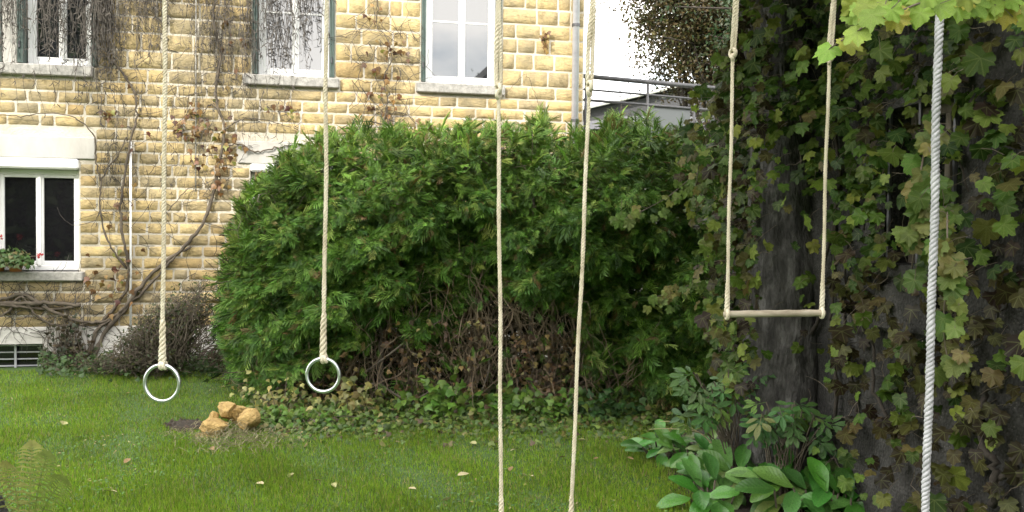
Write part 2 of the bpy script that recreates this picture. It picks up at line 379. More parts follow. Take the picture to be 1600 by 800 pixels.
BLADE = (np.array([(-.5, 0, 0), (.5, 0, 0), (-.38, .5, .06), (.38, .5, .06), (0, 1, .25)]), np.array([(0, 1, 3), (0, 3, 2), (2, 3, 4)]))

# ================================================================== GROUND
lawn_m, t, b = newmat('lawn_ground')
ge = N(t, 'ShaderNodeNewGeometry')
n1 = N(t, 'ShaderNodeTexNoise', Scale=3.0, Detail=8.0, Roughness=0.75); t.links.new(ge.outputs['Position'], n1.inputs['Vector'])
r = ramp(t, [(0.3, (0.04, 0.07, 0.016)), (0.55, (0.06, 0.115, 0.024)), (0.8, (0.10, 0.115, 0.04))]); t.links.new(n1.outputs['Fac'], r.inputs['Fac']); t.links.new(r.outputs['Color'], b.inputs['Base Color'])
b.inputs['Roughness'].default_value = 1.0
n2 = N(t, 'ShaderNodeTexNoise', Scale=60.0, Detail=4.0); t.links.new(ge.outputs['Position'], n2.inputs['Vector'])
bp = N(t, 'ShaderNodeBump', Strength=0.6, Distance=0.03); t.links.new(n2.outputs['Fac'], bp.inputs['Height']); t.links.new(bp.outputs['Normal'], b.inputs['Normal'])
o = mesh('lawn', [(-250, -150, 0), (250, -150, 0), (250, 350, 0), (-250, 350, 0)], [(0, 1, 2, 3)], lawn_m); tag(o, 'green garden lawn in front of the house', kind='structure')

# bed of soil under hedge and along the outbuilding (a thin uneven sheet above the lawn)
def sheet(name, outline, z, mat, lump=0.02):
    c = np.mean(outline, axis=0); V = [(c[0], c[1], z + lump)]
    n = len(outline)
    for f_ in (0.5, 1.0):
        for q in outline:
            V.append((c[0] + (q[0] - c[0]) * f_, c[1] + (q[1] - c[1]) * f_, (z + rnd(0, lump)) if f_ < 1 else 0.003))
    Fc = [(0, 1 + i, 1 + (i + 1) % n) for i in range(n)] + [(1 + i, 1 + n + i, 1 + n + (i + 1) % n, 1 + (i + 1) % n) for i in range(n)]
    return mesh(name, V, Fc, mat, smooth=True)
def gpts(pp): return [tuple(G(x, y)[:2]) for x, y in pp]
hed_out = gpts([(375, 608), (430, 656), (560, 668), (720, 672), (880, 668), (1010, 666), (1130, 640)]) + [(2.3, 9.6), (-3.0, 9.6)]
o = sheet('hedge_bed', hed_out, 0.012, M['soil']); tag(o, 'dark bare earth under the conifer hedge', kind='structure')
bed_out = gpts([(1025, 690), (1010, 720), (1050, 760), (1080, 830), (1100, 900)]) + [(2.7, 3.6), (2.3, 6.6), (1.7, 7.2)]
o = sheet('flower_bed', bed_out, 0.008, M['soil']); tag(o, 'dark earth bed along the old wall', kind='structure')
pt = gpts([(252, 664), (268, 659), (300, 656), (325, 660), (312, 672), (285, 677), (264, 673)])
o = sheet('bare_soil', pt, 0.010, M['soil'], 0.015); tag(o, 'patch of bare dark soil left of the ochre rocks', kind='structure')

def inside(poly, x, y):
    res = np.zeros(len(x), bool); n = len(poly); j = n - 1
    for i in range(n):
        xi, yi = poly[i]; xj, yj = poly[j]
        cnd = ((yi > y) != (yj > y)) & (x < (xj - xi) * (y - yi) / (yj - yi + 1e-12) + xi); res ^= cnd; j = i
    return res
# grass blades
NG = 420000
gy = 4.4 + (11.2 - 4.4) * rnd(0, 1, NG) ** 1.35
gx = rnd(-0.66, 0.5, NG) * gy
jx, jy = rnd(-.12, .12, NG), rnd(-.1, .45, NG)
keep = ~(inside(hed_out, gx, gy - jy)) & ~inside(bed_out, gx - .12 + jx, gy) & ~inside(pt, gx, gy)
wl = (np.stack([gx, gy], 1) - np.array([0, HZ0])) @ HN[:2]
keep &= wl > 0.25
clump = np.sin(gx * 3.1 + 1.7 * np.sin(gy * 2.3)) * np.sin(gy * 2.7 + gx) + np.sin(gx * 9.7 + gy * 4.1) * .5
keep &= rnd(0, 1, NG) < (0.72 + 0.22 * clump)
gx, gy, clump = gx[keep], gy[keep], clump[keep]; n = len(gx)
hh = rnd(0.016, 0.043, n) * (1.0 + 0.3 * clump) * (1 + .5 * (rnd(0, 1, n) > .95)); az = rnd(0, 2 * math.pi, n); tl = np.abs(RNG.normal(0.35, 0.35, n))
up = np.stack([np.sin(tl) * np.cos(az), np.sin(tl) * np.sin(az), np.cos(tl)], 1); a2 = az + rnd(-1.2, 1.2, n)
Nn = np.stack([np.cos(a2), np.sin(a2), 0.3 + 0 * az], 1)
gc = pick_cols(n, [(0.195, 0.325, 0.024), (0.155, 0.27, 0.022), (0.25, 0.35, 0.038), (0.34, 0.29, 0.13), (0.095, 0.165, 0.022)], [5, 4, 3, 1.3, 2], .25)
gc = gc * (1 + .18 * np.sin(gx * 2.3 + 1.3 * np.sin(gy * 1.9)) * np.sin(gy * 2.9 - gx * .7))[:, None]
scl = np.stack([rnd(0.003, 0.0055, n), hh, hh], 1)
o = scatter('grass', *BLADE, np.stack([gx, gy, np.full(n, 0.0)], 1), frames(Nn, up), scl, gc, M['grass'])
tag(o, 'short mown green grass of the garden lawn', 'grass', kind='stuff')

# broad clover leaves in patches
nq = 15000; qy = rnd(4.6, 9.8, nq); qx = rnd(-.64, .32, nq) * qy; pm = np.sin(qx * 2.1 + 1.1) * np.sin(qy * 1.7 + qx * .6) + .6 * np.sin(qx * 5.3 - qy * 3.1)
kq = (rnd(-.2, 1.5, nq) < pm) & ~inside(hed_out, qx, qy) & ~inside(bed_out, qx, qy) & ~inside(pt, qx, qy) & (((np.stack([qx, qy], 1) - np.array([0, HZ0])) @ HN[:2]) > .3); qx, qy = qx[kq], qy[kq]; n = len(qx)
o = scatter('clover', *OVAL, np.stack([qx, qy, rnd(.012, .035, n)], 1), frames(RNG.normal(0, .3, (n, 3)) + [0, -.2, 1], RNG.normal(0, 1, (n, 3))), rnd(.012, .026, n), pick_cols(n, [(.085, .19, .04), (.12, .22, .05), (.06, .14, .035), (.30, .25, .11)], [3, 2, 2, .7]), M['leaf'])
tag(o, 'patches of broad leaved clover in the lawn', 'clover', kind='stuff')
# crumbs of earth on the bare patch
nq = 900; qx, qy = rnd(-3.2, -2.1, nq), rnd(6.5, 7.6, nq); kq = inside(pt, qx, qy); qx, qy = qx[kq], qy[kq]; n = len(qx)
TET = (np.array([(0, .6, 0), (-.5, -.3, 0), (.5, -.3, 0), (.05, .0, .6)]), np.array([(0, 1, 3), (1, 2, 3), (2, 0, 3)]))
o = scatter('soil_crumbs', *TET, np.stack([qx, qy, np.full(n, .008)], 1), frames(RNG.normal(0, .2, (n, 3)) + [0, 0, 1], RNG.normal(0, 1, (n, 3))), rnd(.012, .05, n), pick_cols(n, [(.05, .038, .027), (.08, .06, .043)], [1, 1]), M['leaf'], bpy.data.objects['bare_soil'])
# ================================================================== HOUSE
house = empty('stone_house', (0, HZ0, 0), 'ochre rock-faced stone house with white windows and bare creeper', 'house', HROT)
# local coords: x = along the wall, y = inward, z = up
sR = W(912, 100)[0]; sL = -9.0; HTOP = 6.3
ops = []      # openings (s0, s1, z0, z1)
solid = []    # trims set in the wall (sills, lintels)
def wx(x, y): return W(x, y)[0]
def wz(x, y): return W(x, y)[1]
z_s1 = wz(75, 102); z_s2 = wz(455, 120); z_s3 = wz(718, 132)
ZU = (z_s1 + z_s2 + z_s3) / 3; ZUH = ZU + 1.62
UP = [(wx(-118, 50), wx(4, 50)), (wx(28, 50), wx(152, 50)), (wx(394, 60), wx(523, 60)), (wx(658, 70), wx(784, 70))]
for a, b_ in UP: ops.append((a, b_, ZU, ZUH))
ZL0 = wz(60, 424); ZL1 = wz(60, 247)
LO = [(wx(-14, 340), wx(124, 340)), (wx(391, 300), wx(520, 300))]
for a, b_ in LO: ops.append((a, b_, ZL0, ZL1))
VZ0, VZ1 = wz(35, 577), wz(35, 537); VT = (wx(-60, 555), wx(69, 555)); ops.append((VT[0], VT[1], VZ0, VZ1))
SILL_H = 0.125
sills_u = [(wx(-150, 105), wx(147, 105)), (wx(380, 125), wx(530, 125)), (wx(650, 137), wx(788, 137))]
lint = [(wx(-60, 230), wx(149, 230), ZL1, ZL1 + 0.25), (wx(371, 222), wx(545, 222), ZL1, ZL1 + 0.27)]
ZPL = wz(60, 512)                     # top of the rendered plinth
excl = [(a, b_, z0, z1) for a, b_, z0, z1 in ops]
excl += [(a, b_, ZU - SILL_H, ZU) for a, b_ in sills_u] + lint + [(a - .06, b_ + .05, ZL0 - .11, ZL0) for a, b_ in LO] + [(sL, sR, 0, ZPL)]
excl += [(UP[0][1], UP[1][0], ZU, ZUH)]
def cellwall(mb, s0, s1, z0, z1, holes, y0):
    xs = sorted({s0, s1, *[min(max(h[i], s0), s1) for h in holes for i in (0, 1)]}); zs = sorted({z0, z1, *[min(max(h[i], z0), z1) for h in holes for i in (2, 3)]})
    for i in range(len(xs) - 1):
        for j in range(len(zs) - 1):
            cx, cz = (xs[i] + xs[i + 1]) / 2, (zs[j] + zs[j + 1]) / 2
            if any(h[0] < cx < h[1] and h[2] < cz < h[3] for h in holes): continue
            mb.add([(xs[i], y0, zs[j]), (xs[i + 1], y0, zs[j]), (xs[i + 1], y0, zs[j + 1]), (xs[i], y0, zs[j + 1])], [(0, 1, 2, 3)])
    for a, b_, c, d in holes:
        for q in ([(a, y0, c), (a, y0, d), (a, .3, d), (a, .3, c)], [(b_, y0, d), (b_, y0, c), (b_, .3, c), (b_, .3, d)], [(a, y0, d), (b_, y0, d), (b_, .3, d), (a, .3, d)], [(b_, y0, c), (a, y0, c), (a, .3, c), (b_, .3, c)]):
            mb.add(q, [(0, 1, 2, 3)])
mb = MB(); cellwall(mb, sL, sR, 0, HTOP, ops, 0.0)
DEP = 8.0
mb.add([(sR, 0, 0), (sR, DEP, 0), (sR, DEP, HTOP), (sR, 0, HTOP)], [(0, 1, 2, 3)])
mb.add([(sL, DEP, 0), (sL, 0, 0), (sL, 0, HTOP), (sL, DEP, HTOP)], [(0, 1, 2, 3)])
mb.add([(sR, DEP, 0), (sL, DEP, 0), (sL, DEP, HTOP), (sR, DEP, HTOP)], [(0, 1, 2, 3)])
mb.add([(sL, .32, 0), (sR, .32, 0), (sR, .32, HTOP), (sL, .32, HTOP)], [(0, 1, 2, 3)])   # inner leaf: rooms stay dark
wall = mb.build('wall', M['mortar'], house); wall['label'] = 'lime mortar wall face set with rock-faced ochre stones'
# roof above the picture
mb = MB(); sm = (sL + sR) / 2
mb.add([(sL - .3, -.4, HTOP), (sR + .3, -.4, HTOP), (sR + .3, DEP / 2, HTOP + 2.6), (sL - .3, DEP / 2, HTOP + 2.6), (sR + .3, DEP + .4, HTOP), (sL - .3, DEP + .4, HTOP),
        (sL - .3, -.4, HTOP - .12), (sR + .3, -.4, HTOP - .12), (sR + .3, DEP + .4, HTOP - .12), (sL - .3, DEP + .4, HTOP - .12)],
       [(0, 1, 2, 3), (3, 2, 4, 5), (6, 7, 1, 0), (7, 8, 4, 2, 1), (9, 6, 0, 3, 5), (8, 9, 5, 4), (9, 8, 7, 6)])
mb.build('roof', M['slate'], house)
# --- stones
def stone_geo(wd, h, rg, y0=0.006):
    ma, mz = min(.018, wd * .1), min(.016, h * .14)
    us = [0, ma] + [ma + (wd - 2 * ma) * f for f in (.33, .67)] + [wd - ma, wd]; vs = [0, mz, h * .5, h - mz, h]; nx, nzz = len(us), len(vs)
    V = []; bulge = rg.uniform(.006, .020); tx, tz = rg.uniform(-.006, .006), rg.uniform(-.006, .006)
    for j, v in enumerate(vs):
        for i, u in enumerate(us):
            ed = (i in (0, nx - 1)) or (j in (0, nzz - 1)); e2 = (i in (1, nx - 2)) or (j in (1, nzz - 2))
            x = u + rg.uniform(-.004, .004) + (0 if ed or i in (1, nx - 2) else rg.uniform(-.1, .1) * wd); z = v + rg.uniform(-.003, .003) + (0 if ed or j in (1, nzz - 2) else rg.uniform(-.2, .2) * h)
            d = -.002 if ed else (y0 + bulge * rg.uniform(.4, 1.0) if e2 else y0 + bulge * rg.uniform(.7, 1.7)) + tx * (2 * u / wd - 1) + tz * (2 * v / h - 1)
            V.append((x, -d, z))
    Fc = [(j * nx + i, j * nx + i + 1, (j + 1) * nx + i + 1, (j + 1) * nx + i) for j in range(nzz - 1) for i in range(nx - 1)]
    return np.array(V), Fc
rg = random.Random(5)
JT = 0.019
zc = []
z = ZU - SILL_H - .02
cour = [(ZU + 0.0, None)]
hz = [ZPL]
# fine courses from the plinth up to the upper sills, taller ones beside the upper windows
nlow = round((ZU - .155 - ZPL) / 0.140); step = (ZU - .155 - ZPL) / nlow
zs = [ZPL + step * k for k in range(nlow + 1)] + [ZU + .01]
while zs[-1] < HTOP - .2: zs.append(zs[-1] + rg.choice((.19, .2, .21, .185)))
zs[-1] = HTOP - .02
cand = []
for j in range(len(zs) - 1):
    z0, z1 = zs[j] + JT / 2, zs[j + 1] - JT / 2; tall = z1 - z0 > .16
    iv = [(sL + .02, sR - .012)]
    for a, b_, c, d in excl:
        if d <= z0 + .01 or c >= z1 - .01: continue
        iv2 = []
        for p, q in iv:
            if b_ + .012 <= p or a - .012 >= q: iv2.append((p, q)); continue
            if a - .012 > p: iv2.append((p, a - .012))
            if b_ + .012 < q: iv2.append((b_ + .012, q))
        iv = iv2
    for p, q in iv:
        x = p
        while x < q - .04:
            wd = (rg.uniform(.2, .48) if tall else rg.uniform(.2, .42)) if rg.random() > .22 else rg.uniform(.13, .2)
            if q - (x + wd) < .14: wd = q - x
            if wd > .62: wd /= 2
            cand.append((x, z0, wd, z1 - z0)); x += wd + JT
rec = []
for (x, z0, wd, h) in cand:
    px, py = proj(HW(x + wd / 2, .02, z0 + h / 2))
    # keep clear of what the hedge hides
    vis = (-30 < px < 930) and (-14 < py < 590) and not (px > 470 and py > 235) and not (px > 360 and py > 330)
    rec.append((vis, wd * h * (1 + 0 * px), x, z0, wd, h))
vis = sorted([q for q in rec if q[0]], key=lambda q: -q[1]); rest = [q for q in rec if not q[0]] + vis[300:]; vis = vis[:300]
for _, _, x, z0, wd, h in vis:
    V, Fc = stone_geo(wd, h, rg); V = V - [wd / 2, 0, h / 2]
    so = mesh('stone', V, Fc, M['stone'], wall, smooth=True); so.location = (x + wd / 2, 0, z0 + h / 2)
mb = MB()
for _, _, x, z0, wd, h in rest:
    V, Fc = stone_geo(wd, h, rg); mb.add(V + [x, 0, z0], Fc)
o = mb.build('stone_courses', M['stone'], wall, smooth=True); o['kind'] = 'stuff'
print('stones', len(vis), len(rest))
# --- plinth
mb = MB(); cellwall(mb, sL, sR, 0, ZPL, [ops[-1]], -.035)
mb.add([(sL, -.035, ZPL), (sR, -.035, ZPL), (sR, 0.001, ZPL + .012), (sL, .001, ZPL + .012)], [(0, 1, 2, 3)])
plinth = mb.build('plinth', M['plinth'], house)
mb = MB(); a, b_ = VT
mb.add([(a, .12, VZ0), (b_, .12, VZ0), (b_, .12, VZ1), (a, .12, VZ1)], [(0, 1, 2, 3)])
mb.build('pane', M['glass_dark'], plinth)
for k in range(4):
    z = VZ0 + .03 + k * (VZ1 - VZ0 - .06) / 3; mb = MB(); mb.box((a, .085, z - .007), (b_, .10, z + .007)); mb.build('grille_bar', M['zinc'], plinth)
for k in (.3, .62, .97):
    x = a + (b_ - a) * k; mb = MB(); mb.box((x - .012, .07, VZ0), (x + .012, .084, VZ1)); mb.build('grille_bar', M['zinc'], plinth)
# --- sills and lintels
def sill(s0, s1, ztop, h, parent, prj=.075):
    mb = MB(); mb.box((s0, -prj, ztop - h), (s1, .14, ztop), .012); return mb.build('sill', M['sill'], parent)
for (a, b_) in sills_u: sill(a, b_, ZU, SILL_H, house)
for (a, b_) in LO: sill(a - .06, b_ + .055, ZL0, .11, house)
for (a, b_, c, d) in lint:
    mb = MB(); mb.box((a, -.03, c + .002), (b_, .1, d), .006); mb.build('lintel', M['render'], house)
mb = MB(); mb.box((UP[0][1] + .004, -.02, ZU + .003), (UP[1][0] - .004, .2, ZUH), .006); mb.build('mullion_pier', M['render'], house)
# --- windows
def window(s0, s1, z0, z1, glass, trans=None, split=.5, box=0, name='window', fw=.055, yy=.12):
    mb = MB(); f = fw; zt = z1 - box
    for q in (((s0, yy, z0), (s0 + f, yy + .07, zt)), ((s1 - f, yy, z0), (s1, yy + .07, zt)), ((s0 + f, yy + .001, z0), (s1 - f, yy + .07, z0 + f * 1.1)), ((s0 + f, yy + .001, zt - f), (s1 - f, yy + .07, zt))): mb.box(*q, .006)
    wn = mb.build(name, M['pvc'], house)
    if box:
        mb = MB(); mb.box((s0 - .0, -.05, zt + .003), (s1, .15, z1 - .002), .02); mb.build('roller_box', M['pvc'], wn)
    xm = s0 + (s1 - s0) * split; g = .038
    mb = MB(); mb.box((xm - .018, yy - .012, z0 + f), (xm + .018, yy + .03, zt - f), .004); mb.build('mullion', M['pvc'], wn)
    for a, b_ in ((s0 + f, xm - .004), (xm + .004, s1 - f)):
        mb = MB(); c, d = z0 + f * 1.1, zt - f
        for q in (((a, yy + .008, c), (a + g, yy + .05, d)), ((b_ - g, yy + .008, c), (b_, yy + .05, d)), ((a + g, yy + .0085, c), (b_ - g, yy + .05, c + g * 1.4)), ((a + g, yy + .0085, d - g), (b_ - g, yy + .05, d))): mb.box(*q, .005)
        mb.build('sash', M['pvc'], wn)
        pn = MB(); pn.add([(a + g - .005, yy + .032, c + g), (b_ - g + .005, yy + .032, c + g), (b_ - g + .005, yy + .032, d - g + .005), (a + g - .005, yy + .032, d - g + .005)], [(0, 1, 2, 3)]); pn.build('pane', glass, wn)
        if trans is not None:
            mb = MB(); mb.box((a + g, yy + .022, trans - .011), (b_ - g, yy + .040, trans + .011)); mb.build('glazing_bar', M['pvc'], wn)
    return wn
SH = .062
for k, (a, b_) in enumerate(UP):
    tr = [None, None, wz(455, 16), wz(718, 31)][k]
    window(a + SH, b_ - SH, ZU + .004, ZUH - .03, M['glass'], trans=tr, split=.52)
    for s0, s1 in ((a + .004, a + SH - .006), (b_ - SH + .006, b_ - .004)):       # folding shutters stacked in the reveals
        mb = MB()
        for q in range(3): mb.box((s0 + q * .019, -.035 + q * .004, ZU + .012), (s0 + q * .019 + .015, .115, ZUH - .03), .003)
        so = mb.build('shutter', M['shutter'], house)
        mb = MB()
        for zq in (.18, 1.2): mb.box((s0 + .01, -.046, ZU + zq), (s0 + .03, -.028, ZU + zq + .08), .003)
        mb.build('hinge', M['iron'], so)
window(LO[0][0], LO[0][1], ZL0 + .004, ZL1, M['glass_dark'], split=.505, box=.125)
window(LO[1][0], LO[1][1], ZL0 + .004, ZL1, M['glass_dark'], split=.5, box=.1)
# --- downpipe near the corner
mb = MB(); x = wx(897, 60); mb.tube([(x, -.085, .05), (x, -.085, HTOP - .3), (x, -.3, HTOP - .05)], .045, 14)
dp = mb.build('downpipe', M['zinc'], house, smooth=True)
for zq in (wz(897, 42), wz(897, 190), 1.0):
    mb = MB(); mb.tube([(x, -.085, zq - .018), (x, -.085, zq + .018)], .053, 14); mb.box((x - .012, -.06, zq - .012), (x + .012, .0, zq + .012)); mb.build('bracket', M['iron'], dp)
# --- conduits on the wall
mb = MB(); xx = wx(206, 350); mb.tube([(xx, -.06, ZPL), (xx, -.06, wz(206, 222))], .014, 8); mb.build('conduit', M['pvc'], house, smooth=True)
mb = MB(); xx = wx(307, 150); mb.tube([(xx, -.045, wz(307, 300)), (xx, -.045, HTOP - .3)], .008, 6); mb.build('cable', M['render'], house, smooth=True)

# ================================================================== BARE CREEPER ON THE HOUSE
creeper = empty('bare_creeper', HW(wx(140, 560), .15, 0), 'leafless climbing creeper with hanging twigs spread over the stone house', 'creeper')
def wallpath(px, out): return np.array([HW(*([W(x, y)[0], o_, W(x, y)[1]])) for (x, y), o_ in zip(px, out if hasattr(out, '__len__') else [out] * len(px))])
def wob(p, a): q = np.array(p); q[1:-1] += RNG.normal(0, a, (len(q) - 2, 3)); return q
STEMS = [
    ([(150, 555), (165, 520), (205, 470), (240, 425), (285, 390), (318, 350), (335, 300), (345, 250), (352, 205), (338, 150), (345, 90), (335, 30), (340, -30)], .026, .012),
    ([(140, 550), (160, 505), (195, 460), (203, 420), (196, 375), (190, 330), (196, 280), (205, 230), (215, 180), (210, 140), (180, 100), (160, 60), (150, -20)], .020, .008),
    ([(145, 560), (150, 520), (190, 490), (240, 440), (270, 405), (300, 385)], .018, .014),
    ([(-20, 480), (20, 462), (45, 462), (70, 478), (100, 492), (135, 503), (170, 500), (195, 480)], .024, .016),
    ([(-20, 472), (20, 474), (60, 473), (100, 474), (128, 477)], .030, .022),
    ([(-20, 500), (15, 488), (35, 462), (50, 480), (70, 500), (100, 508), (140, 505)], .016, .010),
    ([(-20, 476), (30, 478), (70, 482), (118, 480)], .020, .014),
    ([(200, 420), (170, 375), (160, 330), (162, 280), (185, 245), (200, 215)], .012, .007),
    ([(160, 283), (152, 250), (150, 215), (125, 188), (80, 178), (30, 183), (-10, 178)], .009, .005),
    ([(215, 150), (200, 125), (180, 100), (150, 80)], .012, .006),
    ([(352, 205), (372, 190), (395, 186), (430, 192), (455, 200)], .009, .004),
    ([(348, 232), (375, 226), (400, 238), (430, 232), (470, 226), (500, 232)], .012, .006),
    ([(340, 170), (328, 165), (318, 178), (300, 182)], .010, .005),
    ([(600, 240), (598, 200), (605, 160), (600, 120), (612, 90), (600, 55), (588, 45), (590, 10), (585, -20)], .010, .005),
    ([(598, 195), (560, 190), (530, 205), (520, 225)], .008, .004), ([(602, 185), (640, 200), (660, 215)], .007, .004),
    ([(600, 56), (620, 68), (635, 78)], .005, .003), ([(845, 230), (848, 190), (835, 150), (820, 118), (800, 135), (770, 165)], .004, .0025),
    ([(265, 330), (290, 300), (310, 290), (330, 285)], .006, .003), ([(330, 300), (310, 270), (295, 235)], .005, .003),
]
for px, r1, r2 in STEMS:
    p = wallpath(px, [.05 + .03 * random.random() for _ in px]); c = bez(p, 6 * len(px)); c = wob(c, .006)
    V, Fc = tube_geo(c, np.linspace(r1, r2, len(c)) * (1 + .15 * np.sin(np.arange(len(c)))), 6)
    mesh('stem', V, Fc, M['twig'], creeper, True, world=True)
# hanging twigs
def twigs(specs, mb):
    for (x, y, ln, r_, drift) in specs:
        n_ = max(5, int(ln / .09)); s0, z0 = W(x, y)
        o_ = rnd(.03, .14); ss = s0 + np.cumsum(RNG.normal(drift / n_, .016, n_)); zz = z0 - np.linspace(0, ln, n_) + RNG.normal(0, .008, n_)
        oo = np.clip(o_ + np.cumsum(RNG.normal(0, .012, n_)), .02, .25)
        pts = np.array([HW(a, b_, c) for a, b_, c in zip(ss, oo, zz)])
        mb.tube(pts, np.linspace(r_, r_ * .5, n_), 3, False)
        for _ in range(int(ln / .10)):
            k = random.randrange(n_); d = np.array([random.gauss(0, .035), random.gauss(0, .02), -random.uniform(.01, .07)])
            mb.tube([pts[k], pts[k] + d * .5 + np.array([.008, 0, 0]), pts[k] + d], [r_ * 1.2, r_ * 1.5, r_ * .4], 3, False)
specs = []
def zone(n_, x0, x1, ya, yb, l0, l1, r_=.0031):
    for _ in range(n_): specs.append((random.uniform(x0, x1), random.uniform(ya, yb), random.uniform(l0, l1), r_ * random.uniform(.7, 1.4), random.gauss(0, .08)))
zone(80, -5, 150, -60, -20, .5, 1.15); zone(75, 138, 172, -60, 40, .5, 1.1, .0042); zone(95, 160, 255, -60, -10, .4, 1.15); zone(30, 255, 312, -60, -20, .2, .6); zone(26, 60, 110, -60, -20, .6, 1.1); zone(16, -5, 150, 80, 130, .25, .6)
zone(85, 310, 398, -60, 60, .5, 1.3); zone(55, 395, 470, -60, -10, .5, 1.25); zone(25, 470, 515, -60, -20, .4, .8); zone(16, 430, 452, 0, 60, .5, .9)
zone(60, 150, 340, 90, 280, .2, .8, .0028); zone(20, 380, 470, 120, 190, .2, .6, .003); zone(14, 170, 210, 200, 330, .3, .8); zone(10, 560, 640, 60, 190, .15, .4, .003)
mb = MB(); twigs(specs, mb)
for _ in range(330):                                                     # stray runners crossing the wall
    x, y = random.choice([(random.uniform(150, 380), random.uniform(100, 470)), (random.uniform(540, 660), random.uniform(30, 220)), (random.uniform(0, 150), random.uniform(440, 520))])
    s0, z0 = W(x, y); a = random.uniform(0, 6.28); L = random.uniform(.15, .55); q = [np.array(HW(s0, .04, z0))]
    for k in range(6):
        a += random.gauss(0, .35); st_ = L / 6; s0 += math.cos(a) * st_; z0 += math.sin(a) * st_; q.append(HW(s0, .04 + random.uniform(0, .03), z0))
    mb.tube(q, np.linspace(.0042, .002, 7), 3, False)
o = mb.build('hanging_twigs', M['twig_dark'], creeper, world=True); o['kind'] = 'stuff'
# dry leaves that still cling
cl = []
for (x, y, n_, rx, ry) in [(330, 205, 22, 30, 35), (360, 220, 18, 20, 30), (300, 178, 16, 14, 12), (172, 180, 14, 10, 7), (283, 205, 16, 16, 10), (305, 210, 10, 10, 8), (585, 30, 10, 18, 25), (612, 80, 16, 25, 18), (600, 125, 18, 20, 25), (585, 165, 20, 28, 20),
                           (200, 280, 14, 20, 60), (345, 270, 20, 14, 40), (850, 68, 22, 4, 18), (360, 60, 16, 20, 60), (440, 175, 12, 30, 14), (650, 205, 14, 40, 12), (340, 250, 12, 25, 25), (190, 420, 30, 26, 50), (150, 440, 14, 30, 30), (310, 240, 8, 40, 40)]:
    for _ in range(n_): cl.append((x + random.gauss(0, rx * .6), y + random.gauss(0, ry * .6)))
pos = np.array([HW(W(x, y)[0], random.uniform(.05, .13), W(x, y)[1]) for x, y in cl]); n = len(pos)
Nn = HN[None] + RNG.normal(0, .6, (n, 3)); tp = np.stack([RNG.normal(0, .6, n), RNG.normal(0, .3, n), -np.ones(n)], 1)
cc = pick_cols(n, [(.22, .13, .05), (.15, .08, .04), (.30, .20, .08), (.22, .22, .06), (.10, .05, .035)], [4, 3, 2, 1.5, 2])
scatter('dry_leaves', *IVY, pos, frames(Nn, tp), rnd(.045, .085, n), cc, M['leaf'], creeper)

# ================================================================== GERANIUMS ON THE LOWER WINDOW SILL
ZS = ZL0
for k, (x, label) in enumerate([(-2, 'terracotta pot of bushy geranium at the left picture edge on the lower window sill'), (26, 'terracotta pot of geranium nearer the mullion on the lower window sill')]):
    s_ = wx(x, 420); base = HW(s_, .03, ZS)
    g = empty('geranium_pot', base, label, 'flower pot')
    prof = [(.0, 0), (.062, 0), (.085, .13), (.092, .13), (.092, .16), (.08, .16), (.072, .135), (0, .135)]; V = []; Fc = []; sd_ = 18
    for r_, z in prof:
        for j in range(sd_): V.append((r_ * math.cos(j * 2 * math.pi / sd_), r_ * math.sin(j * 2 * math.pi / sd_), z))
    for i in range(len(prof) - 1):
        for j in range(sd_): Fc.append((i * sd_ + j, i * sd_ + (j + 1) % sd_, (i + 1) * sd_ + (j + 1) % sd_, (i + 1) * sd_ + j))
    mesh('pot', np.array(V), Fc, M['terracotta'], g, True)
    n = 520; d = nrm(RNG.normal(0, 1, (n, 3))); d[:, 2] = np.abs(d[:, 2]) * .9 - .35
    pos = base + np.array([0, 0, .17]) + d * rnd(.06, .26, (n, 1)) * np.array([1.1, .7, 1.0]) + HN * .10 - np.array([0, 0, .03])
    scatter('foliage', *IVY, pos, frames(d + RNG.normal(0, .4, (n, 3)) + [0, 0, .5], RNG.normal(0, 1, (n, 3)) - [0, 0, .5]), rnd(.035, .065, n),
            pick_cols(n, [(.06, .12, .03), (.10, .15, .05), (.16, .15, .06)], [4, 3, 1]), M['leaf'], g)
    for fx, fy in ([(8, 371)] if k == 0 else [(70, 399)]):
        c = HW(wx(fx, fy), .16, wz(fx, fy)); n = 26; d = nrm(RNG.normal(0, 1, (n, 3)))
        fl = scatter('flower_head', *OVAL, c + d * .012, frames(RNG.normal(0, 1, (n, 3)), d), rnd(.025, .038, n), pick_cols(n, [(.65, .05, .06), (.7, .12, .12)], [1, 1]), M['leaf'], g, kind=None)
        mb = MB(); mb.tube(bez([base + [0, 0, .15], (base + c) / 2 + [0, 0, .08], c], 8), .004, 4); mb.build('flower_stalk', M['twig_brown'], g, True, world=True)

